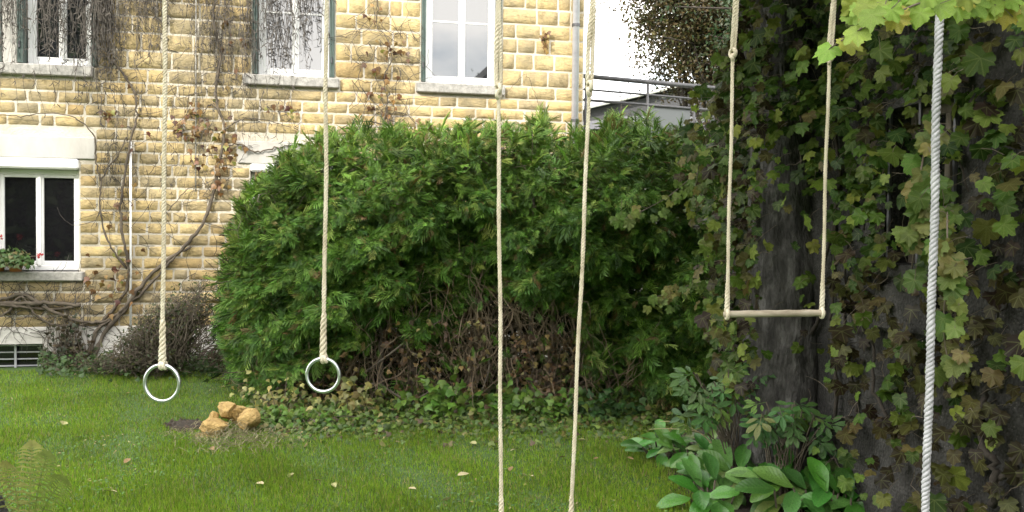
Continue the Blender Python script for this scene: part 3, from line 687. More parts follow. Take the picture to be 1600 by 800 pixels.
# ================================================================== CONIFER HEDGE
hedge = empty('conifer_hedge', (-.4, 8.3, 0), 'tall dense green conifer hedge with bare brown twigs at its foot', 'hedge')
TOPX = np.array([332, 350, 372, 398, 432, 470, 520, 600, 680, 760, 850, 880, 905, 940, 985, 1030, 1075, 1120, 1170]); TOPY = np.array([470, 400, 340, 292, 262, 234, 220, 214, 215, 209, 200, 216, 224, 207, 190, 204, 220, 232, 246])
NF = 92000
def hedge_points(n_):
    px = rnd(322, 1165, n_); py = rnd(170, 625, n_)
    top = np.interp(px, TOPX, TOPY) + 9 * np.sin(px * .11) + 7 * np.sin(px * .27 + 1)
    dep = rnd(0, 1, n_) ** 1.6                     # 0 = front face, 1 = deep inside
    D = 7.62 + .16 * np.sin(px * .021 + py * .013) + .13 * np.sin(px * .053 - py * .033) + .12 * np.sin(py * .08 + px * .031) + .07 * np.sin(px * .13 + py * .11)
    tp = np.clip((py - top) / 120.0, 0, 1)         # front face leans back towards the top
    D = D + .9 * (1 - tp) ** 2 * rnd(.3, 1, n_) + dep * .75
    left = np.clip((420 - px) / 95, 0, 1); D = D + left ** 2 * 1.1
    k = py > top - 4
    # see-through gaps and bare foot of the hedge
    foot = np.interp(px, [330, 380, 420, 480, 540, 575, 610, 640, 700, 730, 760, 800, 850, 900, 920, 960, 1010, 1030, 1080, 1150], [560, 600, 610, 575, 545, 525, 480, 530, 535, 455, 445, 452, 462, 475, 580, 590, 600, 625, 640, 640])
    foot = foot + 12 * np.sin(px * .21) + 8 * np.sin(px * .5)
    k &= (py < foot) | (rnd(0, 1, n_) < .02)
    lft = np.interp(py, [380, 420, 480, 540, 600], [348, 345, 345, 356, 380]); k &= (px > lft) | (py < 400)
    k &= rnd(0, 1, n_) < (.70 + .5 * np.sin(px * .06 + 2 * np.sin(py * .045)) * np.sin(py * .075 + np.sin(px * .03)))
    return px[k], py[k], D[k]
px, py, DD = hedge_points(NF); n = len(px)
dv = fwd[None] + rc[None] * ((px - 800) / F)[:, None] + uc[None] * ((400 - py) / F)[:, None]
pos = CAM + dv * (DD / dv[:, 1])[:, None]; pos = pos[pos[:, 2] > .06]; n = len(pos); pxx, pyy = proj(pos)
topk = np.clip(1 - (pyy - np.interp(pxx, TOPX, TOPY)) / 110, 0, 1)[:, None]
sidek = np.clip((430 - pxx) / 90, 0, 1)[:, None]
outw = np.array([0, -1, 0.0]) * (1 - .5 * topk) + np.array([-1., 0, 0]) * sidek + np.array([0, 0, .3])
tipd = nrm(outw * .8 + np.array([0, 0, -.25]) * (1 - topk) + np.array([0, 0, 1.6]) * topk + RNG.normal(0, .42, (n, 3)))
nor = np.array([0, -.45, .8]) * (1 - .6 * topk) + RNG.normal(0, .5, (n, 3))
hc = pick_cols(n, [(.09, .195, .024), (.066, .155, .02), (.135, .255, .034), (.19, .265, .05), (.04, .095, .016), (.17, .12, .045)], [5, 4, 3, 1.6, 3.5, .6], .25)
hc = hc * (1 - topk * .0) + np.array([.05, .035, .01]) * topk * rnd(0, 1, (n, 1))  # tops warmed and lightened: sunlight mixed into the spray colour
sc = rnd(.06, .135, n) * (1 + .7 * (rnd(0, 1, n) > .9)); sc = np.stack([sc * rnd(.6, 1.1, n), sc, sc], 1)
for k in range(3):
    q = slice(k, None, 3)
    scatter('foliage', *SPR[k], pos[q], frames(nor[q], tipd[q]), sc[q], hc[q], M['conifer'], hedge)
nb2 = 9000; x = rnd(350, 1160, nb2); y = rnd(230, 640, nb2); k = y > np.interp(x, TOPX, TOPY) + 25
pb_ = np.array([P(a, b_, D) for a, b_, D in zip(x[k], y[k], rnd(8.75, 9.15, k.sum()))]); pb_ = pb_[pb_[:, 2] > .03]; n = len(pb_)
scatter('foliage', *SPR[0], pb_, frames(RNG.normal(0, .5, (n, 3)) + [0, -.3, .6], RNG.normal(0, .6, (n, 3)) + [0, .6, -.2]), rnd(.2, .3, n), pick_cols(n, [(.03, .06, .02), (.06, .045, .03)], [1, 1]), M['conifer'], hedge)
# inner dark core of old twigs so that the house does not shine through
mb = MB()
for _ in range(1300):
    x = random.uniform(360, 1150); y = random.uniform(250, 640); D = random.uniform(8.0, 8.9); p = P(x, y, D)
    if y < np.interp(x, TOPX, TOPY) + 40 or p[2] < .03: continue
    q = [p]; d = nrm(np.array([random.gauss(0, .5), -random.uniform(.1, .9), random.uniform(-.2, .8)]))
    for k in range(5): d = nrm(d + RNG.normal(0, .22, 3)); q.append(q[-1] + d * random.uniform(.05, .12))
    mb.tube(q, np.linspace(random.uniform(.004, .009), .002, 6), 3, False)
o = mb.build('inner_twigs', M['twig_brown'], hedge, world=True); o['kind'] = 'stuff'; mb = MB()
# bare grey twigs at the foot, in front
for (x0, x1, y0, y1, n_) in [(540, 760, 490, 650, 420), (715, 905, 465, 650, 480), (440, 560, 530, 640, 140), (890, 1010, 560, 660, 160), (700, 760, 440, 620, 120), (400, 470, 560, 640, 50)]:
    for _ in range(n_):
        x = random.uniform(x0, x1); y = random.uniform(y0, y1); p = P(x, y, random.uniform(7.6, 8.3))
        if p[2] < .02: continue
        q = [p]; d = nrm(np.array([random.gauss(0, .4), -random.uniform(-.1, .4), random.choice((1, 1, -.8)) * random.uniform(.4, 1.5)]))
        for k in range(6): d = nrm(d + RNG.normal(0, .25, 3)); q.append(q[-1] + d * random.uniform(.04, .10))
        if min(v[2] for v in q) < .005: continue
        mb.tube(q, np.linspace(random.uniform(.003, .0075), .0018, 7), 3, False)
o = mb.build('bare_twigs', M['twig_pale'], hedge, world=True); o['kind'] = 'stuff'
for (x, D, r_, lean) in [(470, 8.25, .05, -.1), (596, 8.0, .035, .02), (650, 8.1, .055, -.15), (735, 7.95, .04, .1), (832, 7.95, .032, .0), (858, 8.1, .05, .06), (965, 8.1, .05, .0), (1060, 8.3, .05, .1)]:
    b0 = G(x, 640); b0 = np.array([(x - 800) / F * D, D, 0]); q = bez([b0, b0 + [lean * .4, .02, .5], b0 + [lean, .05, 1.1], b0 + [lean * 1.3, .12, 2.1]], 12); q[1:-1] += RNG.normal(0, .012, (len(q) - 2, 3))
    V, Fc = tube_geo(q, np.linspace(r_, r_ * .4, len(q)), 8); mesh('trunk', V, Fc, M['bark'], hedge, True, world=True)
for pp in [[(560, 590), (600, 560), (640, 530), (690, 500)], [(640, 545), (620, 520), (585, 480)], [(690, 600), (660, 560), (640, 540), (655, 470)], [(750, 470), (742, 520), (765, 570), (740, 640)], [(560, 610), (590, 600), (640, 625), (690, 600)]]:
    q = bez([P(x, y, random.uniform(7.6, 7.9)) for x, y in pp], 16); V, Fc = tube_geo(q, np.linspace(.014, .006, len(q)), 5); mesh('branch', V, Fc, M['bark'], hedge, True, world=True)
# old brown leaves caught in the twigs
n = 900; x = np.concatenate([rnd(400, 560, 250), rnd(600, 760, 300), rnd(800, 900, 350)]); y = np.concatenate([rnd(560, 640, 250), rnd(500, 620, 300), rnd(520, 640, 350)])
pos = np.array([P(a, b_, random.uniform(7.5, 7.9)) for a, b_ in zip(x, y)]); pos = pos[pos[:, 2] > .04]; n = len(pos)
scatter('dead_leaves', *IVY, pos, frames(RNG.normal(0, .6, (n, 3)) + [0, -.8, .4], RNG.normal(0, 1, (n, 3)) + [0, 0, -.6]), rnd(.03, .06, n),
        pick_cols(n, [(.16, .10, .05), (.24, .18, .07), (.10, .07, .04), (.27, .25, .10)], [4, 2, 3, 1]), M['leaf'], hedge)

# ================================================================== LOW PLANTS ALONG THE HEDGE
def leafy(name, label, cat, base, pts, nrmv, cols, wts, s0, s1, tmpl=IVY, mat=None, stalks=True, kind='stuff', group=None):
    e = empty(name, base, label, cat, group=group); n = len(pts)
    scatter('foliage', *tmpl, pts, frames(nrmv, RNG.normal(0, .7, (n, 3)) + [0, -.5, -.25]), rnd(s0, s1, n), pick_cols(n, cols, wts), mat or M['leaf'], e, kind=kind)
    if stalks:
        mb = MB()
        for k in range(0, n, max(1, n // 22)):
            q = pts[k]; r0_ = np.array([base[0] + (q[0] - base[0]) * .3, base[1] + (q[1] - base[1]) * .3, 0]); mb.tube(bez([r0_, (r0_ + q) / 2 + [0, 0, .04], q], 6), .0035, 3, False)
        mb.build('stalks', M['twig_brown'], e, world=True)
    return e
# ivy and ground cover strip (one uncountable mass)
n = 9000; x = rnd(395, 1060, n); y = 648 + RNG.normal(0, 17, n); y = np.clip(y, 612, 700)
pos = np.array([G(a, b_) for a, b_ in zip(x, y)]); pos[:, 2] = np.abs(RNG.normal(0, .055, n)) * np.clip((690 - y) / 40, .2, 1.6) + .01
o = scatter('ground_ivy', *IVY, pos, frames(RNG.normal(0, .45, (n, 3)) + [0, -.5, .9], RNG.normal(0, 1, (n, 3))), rnd(.03, .062, n),
            pick_cols(n, [(.085, .15, .024), (.055, .10, .02), (.13, .19, .035), (.19, .18, .055), (.09, .068, .034)], [4, 3, 3, 1.5, 1]), M['leaf'])
tag(o, 'low green ivy and weeds along the foot of the hedge', 'ground cover', kind='stuff')
GREENW = [(.08, .17, .022), (.11, .20, .028), (.15, .23, .04)]; YEL = [(.28, .26, .07), (.22, .22, .07), (.12, .15, .04), (.32, .30, .12)]
for (label, x, y, D, rx, rz, n_, cols, wts, s0, s1) in [
    ('small pale yellow leafed shrub behind the ochre rocks at the hedge end', 440, 660, 7.3, .30, .26, 260, YEL, [3, 3, 3, 2], .035, .065),
    ('yellowing bramble shoot under the right gym ring', 548, 660, 7.35, .22, .30, 110, YEL, [4, 3, 2, 1], .05, .085),
    ('bright green leafy weed clump beside the rocks at the lawn edge', 470, 672, 7.1, .42, .13, 340, GREENW, [2, 3, 2], .035, .06),
    ('green leafy nettle clump under the hedge left of the swing ropes', 690, 662, 7.35, .26, .27, 170, GREENW, [3, 3, 1], .06, .10),
    ('green leafy weed clump directly behind the left swing rope', 808, 664, 7.35, .20, .24, 130, GREENW, [3, 3, 1], .06, .10),
    ('green leafy weed clump between the two swing ropes at the hedge foot', 872, 664, 7.35, .22, .20, 130, GREENW, [4, 2, 1], .05, .09),
    ('dark green weed clump right of the swing ropes at the hedge foot', 945, 664, 7.4, .30, .18, 190, [(.035, .09, .022), (.05, .11, .03)], [1, 1], .05, .085)]:
    base = np.array([(x - 800) / F * D, D, 0.0]); d = RNG.normal(0, .55, (n_, 3)); pts = base + np.stack([d[:, 0] * rx, d[:, 1] * rx * .5, np.abs(d[:, 2]) * rz * .95 + .03], 1)
    leafy('leafy_weed' if 'weed' in label or 'nettle' in label else 'small_shrub', label, 'plant', base, pts, RNG.normal(0, .45, (n_, 3)) + [0, -.6, .8], cols, wts, s0, s1)
# dark twiggy shrub against the house
sb = np.array(G(255, 573)); sb[1] = min(sb[1], 9.35)
shrub = empty('twiggy_shrub', sb, 'dark nearly bare twiggy shrub against the house wall left of the hedge', 'shrub')
mb = MB(); tips = []
for _ in range(620):
    x = random.gauss(255, 50); ytop = np.interp(x, [150, 190, 230, 290, 340, 380], [545, 505, 480, 440, 420, 470]) + random.uniform(0, 60)
    D = 9.35 + random.uniform(-.25, .25); b0 = np.array([(random.gauss(250, 30) - 800) / F * D, D, 0]); e_ = P(x + random.gauss(0, 10), min(ytop + abs(random.gauss(0, 25)), 566), D + random.uniform(-.15, .1))
    q = bez([b0 + (e_ - b0) * .25 + [0, 0, .05], b0 + (e_ - b0) * .6 + RNG.normal(0, .08, 3) + [0, 0, .06], e_ + RNG.normal(0, .02, 3)], 8); q = wob(q, .012)
    mb.tube(q, np.linspace(.006, .0022, len(q)), 3, False); tips += [q[k] for k in (-1, -2, -3, -4)]
    for _ in range(2):
        k = random.randrange(3, len(q)); mb.tube([q[k], q[k] + RNG.normal(0, .05, 3), q[k] + RNG.normal(0, .09, 3) + [0, 0, .03]], [.003, .003, .002], 3, False)
o = mb.build('twigs', M['twig'], shrub, world=True); o['kind'] = 'stuff'
tips = np.array(tips); tips = np.vstack([tips + RNG.normal(0, .04, tips.shape) for _ in range(2)]); n = len(tips)
scatter('foliage', *OVAL, tips, frames(RNG.normal(0, .6, (n, 3)) + [0, -.5, .6], RNG.normal(0, 1, (n, 3))), rnd(.02, .042, n), pick_cols(n, [(.04, .06, .018), (.06, .075, .024), (.085, .085, .03), (.11, .09, .045)], [4, 3, 2, 1.2]), M['leaf'], shrub)
# creeping weeds at the house foot
n = 2600; x = rnd(60, 400, n); y = 572 + np.abs(RNG.normal(0, 9, n)) - x * .004
pos = np.array([G(a, b_) for a, b_ in zip(x, y)]); pos[:, 2] = np.abs(RNG.normal(0, .09, n)) + .01
o = scatter('wall_foot_weeds', *IVY, pos, frames(RNG.normal(0, .5, (n, 3)) + [0, -.5, .8], RNG.normal(0, 1, (n, 3))), rnd(.03, .065, n), pick_cols(n, [(.045, .09, .025), (.06, .11, .03), (.07, .07, .035)], [3, 2, 1]), M['leaf'])
tag(o, 'low weeds growing along the foot of the house wall', 'weeds', kind='stuff')
# dead stalks below the creeper
db = np.array(G(112, 574)); dead = empty('dried_climber', db, 'dried brown climber stalks on the plinth beside the basement vent', 'plant'); mb = MB(); pp = []
for _ in range(60):
    x = random.gauss(112, 17); s_ = wx(x, 560); q = [HW(s_, .12, .0)]; h = random.uniform(.25, .62)
    for k in range(6): q.append(q[-1] + np.array([random.gauss(0, .025), random.gauss(0, .01), h / 6])); pp.append(q[-1])
    mb.tube(q, np.linspace(.007, .003, 7), 3, False)
o = mb.build('stalks', M['twig'], dead, world=True); o['kind'] = 'stuff'
pp = np.array(pp); n = len(pp)
scatter('foliage', *IVY, pp + RNG.normal(0, .03, pp.shape), frames(RNG.normal(0, .6, (n, 3)) + HN, RNG.normal(0, 1, (n, 3))), rnd(.03, .06, n), pick_cols(n, [(.06, .05, .03), (.10, .08, .045), (.04, .055, .025)], [2, 1, 1]), M['leaf'], dead)

# ================================================================== OCHRE ROCKS
import bmesh
from mathutils import noise as mnoise
def rock(name, label, c, dims, rz, tilt, seed):
    rg_ = np.random.default_rng(seed); bm = bmesh.new(); bmesh.ops.create_icosphere(bm, subdivisions=4, radius=1.0)
    planes = [nrm(rg_.normal(0, 1, 3)) for _ in range(11)]; offs = rg_.uniform(.58, .82, 11)
    for v in bm.verts:
        d = np.array(v.co); d = np.sign(d) * np.abs(d) ** .8
        for pl, of in zip(planes, offs):
            e = d @ pl
            if e > of: d = d - pl * (e - of) * .99
        q = Vector(d * 2.2) + Vector((seed * 3.1, 0, 0)); f_ = 1 + .10 * mnoise.noise(q) + .07 * mnoise.noise(q * 2.7) + .04 * mnoise.noise(q * 6.1) + .02 * mnoise.noise(q * 13)
        v.co = Vector(d * f_ * np.array(dims) * .56)
    me = bpy.data.meshes.new(name); bm.to_mesh(me); bm.free(); me.materials.append(M['rock'])
    me.polygons.foreach_set('use_smooth', [True] * len(me.polygons))
    o = bpy.data.objects.new(name, me); COL.objects.link(o); o.location = c; o.rotation_euler = (tilt, tilt * .6, rz)
    return tag(o, label, 'rock', 'ochre rocks piled on the lawn')
RD = 6.75
def rp_(x, y, D=RD): return P(x, y, D)
rock('rubble_stone', 'flat ochre rock slab lying on the left side of the small pile', rp_(333, 668), (.25, .22, .15), .3, .12, 1)
rock('rubble_stone', 'lowest ochre rock half sunk in the grass at the front left of the pile', rp_(329, 686, 6.68), (.23, .2, .13), -.2, .05, 2)
rock('rubble_stone', 'topmost light ochre rock of the small pile', rp_(354, 641, 6.85), (.15, .16, .13), .7, .25, 3)
rock('rubble_stone', 'small ochre rock wedged behind the topmost one', rp_(370, 648, 6.9), (.15, .14, .17), .2, .1, 4)
rock('rubble_stone', 'rounded ochre rock at the right end of the small pile', rp_(387, 657, 6.8), (.20, .19, .17), -.4, -.1, 5)
rock('rubble_stone', 'tiny ochre stone tip peeking over the flat slab', rp_(333, 652, 6.85), (.07, .08, .10), .9, .1, 6)
# dry grass heap among the rocks
mb = MB()
for _ in range(420):
    x = random.gauss(365, 45); y = random.gauss(690, 11); p = G(x, y); a = random.uniform(0, 6.28); L = random.uniform(.05, .16)
    z = random.uniform(.01, .05) + max(0, .09 - abs(x - 365) * .004) * random.random()
    mb.tube([p + [0, 0, z], p + [math.cos(a) * L / 2, math.sin(a) * L / 2, z + .02], p + [math.cos(a) * L, math.sin(a) * L, max(.008, z - .01)]], [.0022, .002, .001], 3, False)
o = mb.build('dry_grass', noisy('straw', (.16, .14, .07), (.30, .27, .16), 12, .9, 0, 1)); tag(o, 'dry mown grass scattered round the rock pile', 'dry grass', kind='stuff')

# fallen leaves and daisies on the lawn
LB = bpy.data.meshes.new('fallen_leaf'); LB.from_pydata([tuple(v * [1, 1, 1.0]) for v in OVAL[0]], [], [tuple(int(i) for i in f) for f in OVAL[1]]); LB.update(); 
lm = noisy('fallen_leaf', (.30, .24, .12), (.50, .44, .26), 14, .8, 0, 1); LB.materials.append(lm)
LBS = [LB]
for k, (c0_, c1_) in enumerate([((.16, .10, .045), (.30, .20, .09)), ((.24, .24, .09), (.40, .38, .18))]):
    q = LB.copy(); q.materials.clear(); q.materials.append(noisy('fallen_leaf_tone', c0_, c1_, 14, .8, 0, 1)); q.vertices[0].co.z -= .1 * (k + 1); LBS.append(q)
for k, (x, y) in enumerate([(573, 764), (490, 755), (705, 785), (715, 750), (884, 718), (815, 747), (828, 751), (797, 742), (98, 668), (183, 775), (203, 723), (520, 763), (608, 700), (640, 692), (735, 696), (810, 706), (935, 720), (915, 693), (125, 688), (330, 705), (270, 620), (186, 617), (202, 618), (227, 635), (400, 760), (990, 725), (600, 748), (650, 770), (560, 690), (460, 745)]):
    o = bpy.data.objects.new('fallen_leaf', LBS[k % 3]); COL.objects.link(o); p = G(x, y); o.location = (p[0], p[1], random.uniform(.022, .034)); s = random.uniform(.035, .085); o.scale = (s * random.uniform(.7, 1.5), s, s)
    o.rotation_euler = (random.uniform(-.4, .4), random.uniform(-.4, .4), random.uniform(0, 6.28))
    tag(o, 'small pale dry leaf fallen on the mown lawn', 'leaf', 'dry leaves scattered on the lawn')

# ================================================================== OLD OUTBUILDING ON THE RIGHT, WITH GRAPEVINE
A0 = np.array([1.70, 6.55]); B0 = np.array([2.55, 1.2]); LD = nrm(B0 - A0); LNm = np.array([LD[1], -LD[0]])   # outward normal towards the lawn
if LNm[0] > 0: LNm = -LNm
OL = float(np.linalg.norm(B0 - A0)); OH = 4.6
oang = math.atan2(LD[1], LD[0])
barn = empty('old_outbuilding', (A0[0], A0[1], 0), 'dark old roughcast outbuilding overgrown with vine on the right', 'outbuilding', oang)
# local x runs along the wall towards the viewer, local -y or +y is outward
OUT = 1.0 if (np.array([-LD[1], LD[0]]) @ LNm) > 0 else -1.0
def OW(x, y):                                   # pixel -> (run, z) on the outbuilding wall
    d = fwd + rc * ((x - 800) / F) + uc * ((400 - y) / F); n3 = np.array([LNm[0], LNm[1], 0])
    t_ = ((np.array([A0[0], A0[1], 0]) - CAM) @ n3) / (d @ n3); p = CAM + d * t_
    return float((p[:2] - A0) @ LD), float(p[2])
def OP(run, out, z): q = A0 + LD * run + LNm * out; return np.array([q[0], q[1], z])
wr0, wr1 = OW(1383, 320)[0], OW(1502, 320)[0]; wz0 = OW(1440, 414)[1]; wz1 = wz0 + .82
def owbox(mb, r0_, r1_, o0, o1, z0, z1, bev=0): return mb.box((r0_, o0 * OUT, z0), (r1_, o1 * OUT, z1), bev)
mb = MB(); hole = (wr0, wr1, wz0, wz1)
xs = [0, wr0, wr1, OL]; zz = [0, wz0, wz1, OH]
for i in range(3):
    for j in range(3):
        if i == 1 and j == 1: continue
        nx, nz_ = 6, 6
        for ii in range(nx):
            for jj in range(nz_):
                a, b_ = xs[i] + (xs[i + 1] - xs[i]) * ii / nx, xs[i] + (xs[i + 1] - xs[i]) * (ii + 1) / nx; c, d = zz[j] + (zz[j + 1] - zz[j]) * jj / nz_, zz[j] + (zz[j + 1] - zz[j]) * (jj + 1) / nz_
                wv = lambda p, q: OUT * (.02 * math.sin(p * 3.1 + q * 2) + .012 * math.sin(p * 7 - q * 5)) * (0 if (abs(p - wr0) < .01 or abs(p - wr1) < .01) else 1)
                mb.add([(a, wv(a, c), c), (b_, wv(b_, c), c), (b_, wv(b_, d), d), (a, wv(a, d), d)], [(0, 1, 2, 3)])
y1 = -OUT * .25
for q in ([(wr0, 0, wz0), (wr0, 0, wz1), (wr0, y1, wz1), (wr0, y1, wz0)], [(wr1, 0, wz0), (wr1, 0, wz1), (wr1, y1, wz1), (wr1, y1, wz0)], [(wr0, 0, wz1), (wr1, 0, wz1), (wr1, y1, wz1), (wr0, y1, wz1)], [(wr0, 0, wz0), (wr1, 0, wz0), (wr1, y1, wz0), (wr0, y1, wz0)]): mb.add(q, [(0, 1, 2, 3)])
yb = -OUT * 3.5
mb.add([(0, 0, 0), (0, 0, OH), (0, yb, OH), (0, yb, 0)], [(0, 1, 2, 3)]); mb.add([(OL, 0, 0), (OL, 0, OH), (OL, yb, OH), (OL, yb, 0)], [(0, 1, 2, 3)])
mb.add([(0, yb, 0), (OL, yb, 0), (OL, yb, OH), (0, yb, OH)], [(0, 1, 2, 3)])
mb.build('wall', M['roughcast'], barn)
mb = MB(); mb.box((-.15, .22 * OUT, OH + .002), (OL + .15, yb - .2 * OUT, OH + .16), .01); mb.build('roof', M['slate'], barn)
mb = MB(); yy = -OUT * .14
for q in ((wr0, wr0 + .05, wz0, wz1), (wr1 - .05, wr1, wz0, wz1), (wr0 + .05, wr1 - .05, wz0, wz0 + .05), (wr0 + .05, wr1 - .05, wz1 - .05, wz1), ((wr0 + wr1) / 2 - .02, (wr0 + wr1) / 2 + .02, wz0 + .05, wz1 - .05)): mb.box((q[0], yy, q[2]), (q[1], yy - OUT * .05, q[3]), .004)
wn = mb.build('window', M['bark'], barn)
for a, b_ in ((wr0 + .05, (wr0 + wr1) / 2 - .02), ((wr0 + wr1) / 2 + .02, wr1 - .05)):
    pn = MB(); q = yy - OUT * .025; pn.add([(a, q, wz0 + .05), (b_, q, wz0 + .05), (b_, q, wz1 - .05), (a, q, wz1 - .05)], [(0, 1, 2, 3)]); pn.build('pane', M['glass_dark'], wn)
for rr in (wr0 + .05, (wr0 + wr1) / 2, wr1 - .04):
    mb = MB(); mb.tube([(rr, OUT * .01, wz0 + .002), (rr, OUT * .01, wz1 - .002)], .011, 6); mb.build('window_bar', M['iron'], wn)
mb = MB(); mb.box((wr0 - .08, OUT * .07, wz0 - .07), (wr1 + .08, -OUT * .12, wz0 - .001), .01); mb.build('sill', M['roughcast'], wn)
mb = MB(); owbox(mb, wr0 - .02, wr1 - .12, .005, .05, wz0 - .36, wz0 - .10, .02); o = mb.build('render_patch', M['roughcast'], barn); o['label'] = 'pale smooth patch of render below the window'

tk = empty('old_tree_trunk', (1.75, 5.52, 0), 'thick rough grey old tree trunk overgrown with vine behind the trapeze', 'tree trunk')
def trunk_mesh(path, rads, nu=72, nv=70, seed=3.0, amp=1.0):
    path = bez(path, nv); nv = len(path); rr = np.interp(np.linspace(0, 1, nv), np.linspace(0, 1, len(rads)), rads); V = []
    for j in range(nv):
        for i in range(nu):
            a = 2 * math.pi * i / nu; q = Vector((math.cos(a) * 2.6 + seed, math.sin(a) * 2.6, path[j][2] * .55)); q2 = Vector((math.cos(a) * 7 + seed, math.sin(a) * 7, path[j][2] * 1.6))
            f_ = 1 + amp * (.13 * mnoise.noise(q) + .10 * -abs(mnoise.noise(q2)) + .05 * mnoise.noise(q2 * 2.3) + .03 * math.cos(5 * a + path[j][2]))
            V.append(path[j] + np.array([math.cos(a), math.sin(a), 0]) * rr[j] * f_)
    Fc = [(j * nu + i, j * nu + (i + 1) % nu, (j + 1) * nu + (i + 1) % nu, (j + 1) * nu + i) for j in range(nv - 1) for i in range(nu)] + [tuple((nv - 1) * nu + i for i in range(nu))]
    return np.array(V), Fc
tbark = noisy('fissured_bark', (0.018, 0.017, 0.016), (0.065, 0.062, 0.058), 16, 1.0, 1.0, 50, stretch=(1, 1, .4), c2=(0.17, 0.166, 0.157), dist=.03)
V, Fc = trunk_mesh([(1.76, 5.52, -.02), (1.77, 5.52, .5), (1.78, 5.52, 1.3), (1.74, 5.54, 2.3), (1.70, 5.56, 3.3), (1.72, 5.6, 4.2)], [.31, .275, .25, .21, .185, .15]); mesh('trunk', V, Fc, tbark, tk, True, world=True)
V, Fc = trunk_mesh([(1.70, 5.55, 3.4), (1.55, 5.3, 3.95), (1.3, 5.0, 4.5)], [.11, .10, .08], 28, 24, 7.0, .7); mesh('limb', V, Fc, tbark, tk, True, world=True)
vine = empty('grapevine', OP(1.2, .12, 0), 'autumn grapevine with green and brown leaves covering the old outbuilding', 'vine')
# stems
VST = [([(1165, 640), (1190, 560), (1205, 480), (1215, 380), (1195, 280), (1180, 180), (1200, 60), (1210, -40)], .022), ([(1180, 650), (1215, 600), (1245, 560), (1285, 505), (1300, 420), (1320, 300), (1310, 150), (1290, 20)], .016),
       ([(1300, 700), (1318, 620), (1312, 540), (1308, 450), (1316, 330)], .014), ([(1330, 690), (1345, 640), (1335, 560), (1325, 470), (1340, 380)], .012), ([(1150, 480), (1165, 380), (1175, 300), (1165, 220)], .014),
       ([(1560, 790), (1575, 740), (1555, 690), (1545, 660), (1560, 600), (1590, 560)], .02), ([(1565, 760), (1590, 730), (1605, 700)], .018), ([(1400, 660), (1380, 600), (1375, 520), (1385, 440)], .012), ([(1245, 600), (1235, 540), (1250, 470), (1262, 380)], .008),
       ([(1500, 600), (1530, 545), (1560, 500), (1590, 470)], .006), ([(1340, 640), (1380, 655), (1440, 610), (1480, 600)], .004), ([(1230, 470), (1225, 380), (1240, 300), (1235, 200), (1250, 90), (1240, -20)], .012), ([(1420, -20), (1440, 80), (1470, 160), (1500, 220), (1520, 300)], .008), ([(1360, -20), (1350, 120), (1370, 240), (1362, 360)], .010)]
for pxs, r_ in VST:
    q = []
    for x, y in pxs: a, z_ = OW(x, y); q.append(OP(a, random.uniform(.02, .06), max(.0, z_)))
    c = wob(bez(q, 5 * len(q)), .008); V, Fc = tube_geo(c, np.linspace(r_, r_ * .55, len(c)), 6); mesh('stem', V, Fc, M['vine_wood'], vine, True, world=True)
# long drooping shoots
SHOOT = []
def shoot(pts, r_=.005):
    q = bez([P(*p) for p in pts], 18); V, Fc = tube_geo(q, np.linspace(r_, r_ * .5, len(q)), 5); mesh('shoot', V, Fc, M['twig_brown'], vine, True, world=True); SHOOT.append(q)
shoot([(1640, -60, 2.9), (1540, -30, 2.8), (1470, -8, 2.72), (1400, 20, 2.68), (1345, 45, 2.68), (1290, 80, 2.8)])
shoot([(1500, -60, 3.0), (1420, 8, 2.8), (1360, 10, 2.8), (1320, 20, 2.85)]); shoot([(1620, 30, 3.0), (1560, 0, 2.9), (1500, 10, 2.85)])
shoot([(1150, 230, 6.5), (1090, 270, 6.35), (1040, 310, 6.25), (985, 338, 6.2), (965, 345, 6.2)], .004); shoot([(1150, 440, 6.4), (1100, 440, 6.3), (1050, 455, 6.2), (1012, 470, 6.2)], .004)
shoot([(1460, 180, 3.75), (1440, 260, 3.7), (1430, 330, 3.65), (1425, 420, 3.7)], .005); shoot([(1480, 330, 3.6), (1480, 400, 3.5), (1475, 520, 3.45), (1490, 600, 3.4)], .004); shoot([(1180, 40, 6.0), (1130, 130, 6.0), (1100, 220, 6.1), (1085, 300, 6.2)], .005)
L = []     # (pos, out-facing bias, size, colour class)
def dens(x, y):
    if x < 1165:
        edge = np.interp(y, [0, 40, 100, 180, 240, 330, 430, 520, 620], [1160, 1150, 1120, 1078, 1050, 1075, 1085, 1100, 1120])
        return 1.0 if x > edge and y < 620 else 0.0
    if 1185 < x < 1300 and 300 < y < 620: return .17
    if 1150 < x < 1320 and y >= 620: return .10
    if 1200 < x < 1275 and 20 < y < 160: return .25
    if 1388 < x < 1440 and 250 < y < 470: return .28
    if 1490 < x < 1530 and 200 < y < 380: return .3
    if y > 620: return .55 if x > 1320 else .1
    if 1300 < x < 1400 and y > 450: return .75
    return 1.0
tries = 0
while len(L) < 2300 and tries < 70000:
    tries += 1
    a = random.uniform(-.55, 3.6); z_ = random.uniform(.25, 3.6); o_ = abs(random.gauss(.05, .10)) + .02
    if a < 0: o_ = random.uniform(-.35, .35)
    if .5 < a < 1.6 and random.random() < .8: o_ = random.uniform(.36, .52) if abs(a - 1.05) < .32 else random.uniform(.1, .4)
    p = OP(a, o_, z_); x, y = proj(p)
    if y < -60 or x > 1680 or y > 830: continue
    if random.random() > dens(x, y) * (.62 + .6 * mnoise.noise(Vector((x * .016, y * .016, 3.3))) + .25 * mnoise.noise(Vector((x * .04, y * .04, 1.3)))) * 1.35: continue
    L.append((p, x, y))
